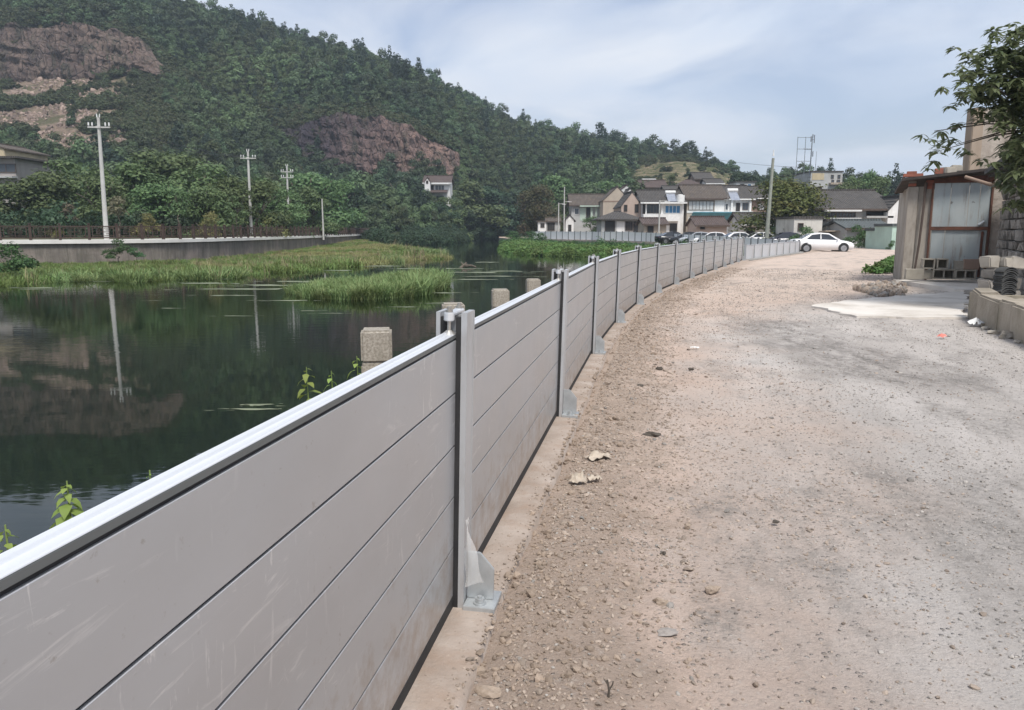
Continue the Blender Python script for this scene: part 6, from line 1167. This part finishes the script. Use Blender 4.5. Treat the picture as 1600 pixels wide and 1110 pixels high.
n_ = 4200; ps = S0 + 1.2 + 22 * RNG.uniform(0, 1, n_) ** 1.9; pd = RNG.uniform(.03, .20, n_); px_, py_ = sd_xy(ps, pd); sz_ = np.clip(np.exp(RNG.normal(-5.1, .5, n_)), .003, .03) * np.where(pd > .12, 1.3, .8); ok = RNG.uniform(0, 1, n_) < .25 + 4 * (pd - .05); px_, py_, sz_ = px_[ok], py_[ok], sz_[ok]; n_ = len(px_)
scatter('footing_grit', np.stack([px_, py_, .0345 + sz_ * .1], 1), RNG.uniform(-.5, .5, (n_, 3)), sz_, RNG.randint(0, 4, n_), psrc)
csrc = [pebble(60 + i, mat('soil_clod', (.33, .26, .205), (.25, .195, .15), 12, .97, rnd=.25, bmp=.4, bscale=60)) for i in range(4)]
n_ = 11000; ps = S0 + 1.2 + 26 * RNG.uniform(0, 1, n_) ** 1.9; pd = .17 + np.abs(RNG.normal(0, .38, n_)); cl = fbm(ps * .9, pd * 2.5, 4, 70); ok = (cl + RNG.uniform(-.25, .25, n_) > .02) & (pd < 1.6); ps, pd = ps[ok], pd[ok]; px_, py_ = sd_xy(ps, pd); pz = np.maximum(road_h(px_, py_, pd), np.where(pd < .2, .033, -1)); n_ = len(ps); sz_ = np.clip(np.exp(RNG.normal(-4.45, .55, n_)), .005, .06) * (1 + .03 * (ps - S0))
scatter('soil_clods', np.stack([px_, py_, pz + sz_ * .10], 1), RNG.uniform(-.5, .5, (n_, 3)) + np.stack([px_ * 0, px_ * 0, RNG.uniform(0, 6, n_)], 1), sz_, RNG.randint(0, 4, n_), csrc)
def ground(px, py):
    p = P(px, py); return p
M_DKST = mat('dark_fragment', (.10, .085, .07), (.07, .06, .05), 8, .9, bmp=.4, bscale=40); M_FRAG = mat('tan_fragment', (.36, .29, .23), (.28, .22, .17), 8, .95, bmp=.4, bscale=40); M_PAPER = mat('dirty_paper', (.50, .43, .35), (.34, .29, .235), 8, .9); M_SLATE = mat('slate_fragment', (.32, .29, .265), (.26, .235, .215), 8, .85, bmp=.3, bscale=30)
def stone_at(px, py, w_, d, h, m, label, cat, seed, group=None, name='stone_fragment', rz=0):
    p = P(px, py); e = link(name, pebble(seed, m, 2, 1.0), None, (p.x, p.y, p.z + h * .22 - .01), (0, 0, rz), (w_, d, h)); return tag(e, label, cat, group)
GS = 'stones and fragments on the dirt road'
for k, (px, py, w_, d, h, mm, lb) in enumerate([(1030, 577, .10, .05, .05, M_DKST, 'dark brick fragment on the left of a pair across the road'), (1080, 577, .09, .05, .045, M_DKST, 'dark brick fragment on the right of a pair across the road'), (1018, 679, .11, .07, .05, M_DKST, 'dark lump in line with the white scrap'), (1000, 604, .12, .05, .045, M_DKST, 'dark fragment near the loose soil, before the pair of bricks'),
                                               (928, 882, .085, .05, .022, M_SLATE, 'flat pale slate chip lying alone near the camera'), (1044, 986, .085, .06, .02, M_SLATE, 'flat slate chip among gravel near the bottom of the photo'), (1033, 940, .09, .04, .03, M_FRAG, 'long tan clod left of the grit patch'), (1113, 921, .07, .05, .035, M_FRAG, 'tan pebble lump beside the grit patch'), (762, 1082, .10, .06, .05, M_FRAG, 'tan stone against the footing at the bottom edge'), (745, 1050, .085, .055, .05, M_FRAG, 'tan stone pressed against the footing edge'), (1074, 822, .04, .035, .03, M_FRAG, 'small brown stone on the smooth track'), (1212, 814, .035, .03, .025, M_DKST, 'small dark stone on the right of the smooth track'), (1036, 864, .03, .03, .025, M_DKST, 'small dark stone below the smooth track'), (842, 945, .05, .035, .03, M_FRAG, 'brown clod beside the foot of the nearest post'), (950, 806, .05, .03, .02, M_FRAG, 'small flat stone by the loose soil')]):
    stone_at(px, py, w_, d, h, mm, lb, 'stone', 200 + k, GS, rz=random.uniform(-.5, .5))
for k, (px, py, w_, lb) in enumerate([(1575, 528, .22, 'pale rock at the foot of the low wall'), (1552, 521, .16, 'smaller rock left of the pale rock by the low wall'), (1590, 535, .1, 'whitish stone right of the pale rock by the low wall'), (1540, 514, .12, 'flat stone nearest the white bag by the low wall')]): stone_at(px, py, w_, w_ * .7, w_ * .6, M_STONEL, lb, 'stone', 240 + k, 'rocks along the low wall')
# rubble mound in front of the shed pier
rg = random.Random(77); rbx = [P(1336, 452), P(1376, 444), P(1415, 440), P(1412, 462), P(1372, 464)]
k = 0
mbm = []; qx = RNG.uniform(7, 14, 9000); qy = RNG.uniform(16, 24, 9000); ok = in_poly(qx, qy, [(p.x, p.y) for p in rbx]); qx, qy = qx[ok][:700], qy[ok][:700]; n_ = len(qx); hh = .02 + .10 * np.clip(1 - np.hypot(qx - 10.6, qy - 19.2) / 2.4, 0, 1)
scatter('rubble_heap', np.stack([qx, qy, hh * RNG.uniform(.2, 1, n_)], 1), RNG.uniform(-1, 1, (n_, 3)) * 3, RNG.uniform(.05, .22, n_), RNG.randint(0, 6, n_), psrc)
# litter
def crumple(name, px, py, w_, d, h, m, label, cat, seed, n=9):
    p = P(px, py); rg = np.random.RandomState(seed); V = []
    for i in range(n):
        for j in range(n):
            u, v = i / (n - 1) - .5, j / (n - 1) - .5; r = 1 - .25 * rg.uniform() * (abs(u) > .35 or abs(v) > .35); V.append((u * w_ * r + rg.normal() * w_ * .02, v * d * r + rg.normal() * d * .02, h * (.35 + .65 * abs(rg.normal()) * .7) * (1 - 1.5 * (u * u + v * v))))
    return tag(link(name, np_mesh(name, V, grid_faces(n, n), m), None, (p.x, p.y, .005), (0, 0, rg.uniform(-.6, .6))), label, cat)
M_WBAG = mat('white_bag', (.78, .78, .76), (.7, .7, .68), 9, .5); M_RBAG = mat('red_scrap', (.65, .16, .12), (.7, .3, .25), 9, .5)
crumple('paper_scrap', 935, 718, .17, .10, .04, M_PAPER, 'cream scrap of packaging farthest along the loose soil', 'litter', 1); crumple('paper_scrap', 903, 756, .11, .08, .06, M_PAPER, 'crumpled tan scrap beside the loose soil', 'litter', 2); crumple('paper_scrap', 928, 752, .10, .05, .035, M_PAPER, 'small tan scrap touching the crumpled one on its right', 'litter', 3)
crumple('plastic_bag', 1524, 509, .28, .2, .10, M_WBAG, 'white plastic bag lying near the low wall', 'litter', 4); crumple('plastic_scrap', 1472, 528, .16, .1, .05, M_RBAG, 'pinkish red plastic scrap on the road near the low wall', 'litter', 5); crumple('plastic_scrap', 1085, 545, .12, .06, .03, M_WBAG, 'small white scrap on the road past the brick fragments', 'litter', 6)
# upright twig at the bottom of the picture
p = P(950, 1092); e = empty('dry_twig', (p.x, p.y, 0), 0, 'dark dead twig sticking up from the dirt at the bottom edge', 'twig'); mb = MB(); mb.path([Vector((0, 0, -.02)), Vector((.003, 0, .03)), Vector((-.003, .002, .065))], .005, .003, 6); mb.path([Vector((.003, 0, .03)), Vector((.014, 0, .05)), Vector((.016, 0, .062))], .003, .002, 5); mb.path([Vector((-.001, 0, .05)), Vector((-.015, .004, .068))], .003, .0015, 5); mb.build('stem', M_DKST, e)
# dead stump with a resting bird-like snag in the river
p = P(727, 418, -.9); e = empty('driftwood_snag', (p.x, p.y, -.9), 0, 'small broken driftwood snag sticking out of the water beyond the reeds', 'driftwood'); mb = MB(); mb.path([Vector((-.35, 0, -.1)), Vector((-.1, 0, .12)), Vector((.1, .05, .3))], .12, .07, 7); mb.path([Vector((0, 0, .1)), Vector((.4, 0, .12)), Vector((.7, .1, .02))], .1, .04, 7); mb.path([Vector((-.1, 0, .12)), Vector((-.28, 0, .34))], .07, .03, 6); mb.build('wood', M_BARK, e)
# ------------------------------------------------------------------ the air
m = bpy.data.materials.new('haze_air'); m.use_nodes = True; nt = m.node_tree; nt.nodes.clear(); o = nt.nodes.new('ShaderNodeOutputMaterial'); v = nt.nodes.new('ShaderNodeVolumePrincipled')
v.inputs['Color'].default_value = (.74, .87, 1, 1); v.inputs['Density'].default_value = .00042; v.inputs['Anisotropy'].default_value = .2; nt.links.new(v.outputs[0], o.inputs['Volume'])
tag(MB().box((-1700, -1700, -3.7), (1700, 1700, 150)).build('haze', m), kind='stuff')
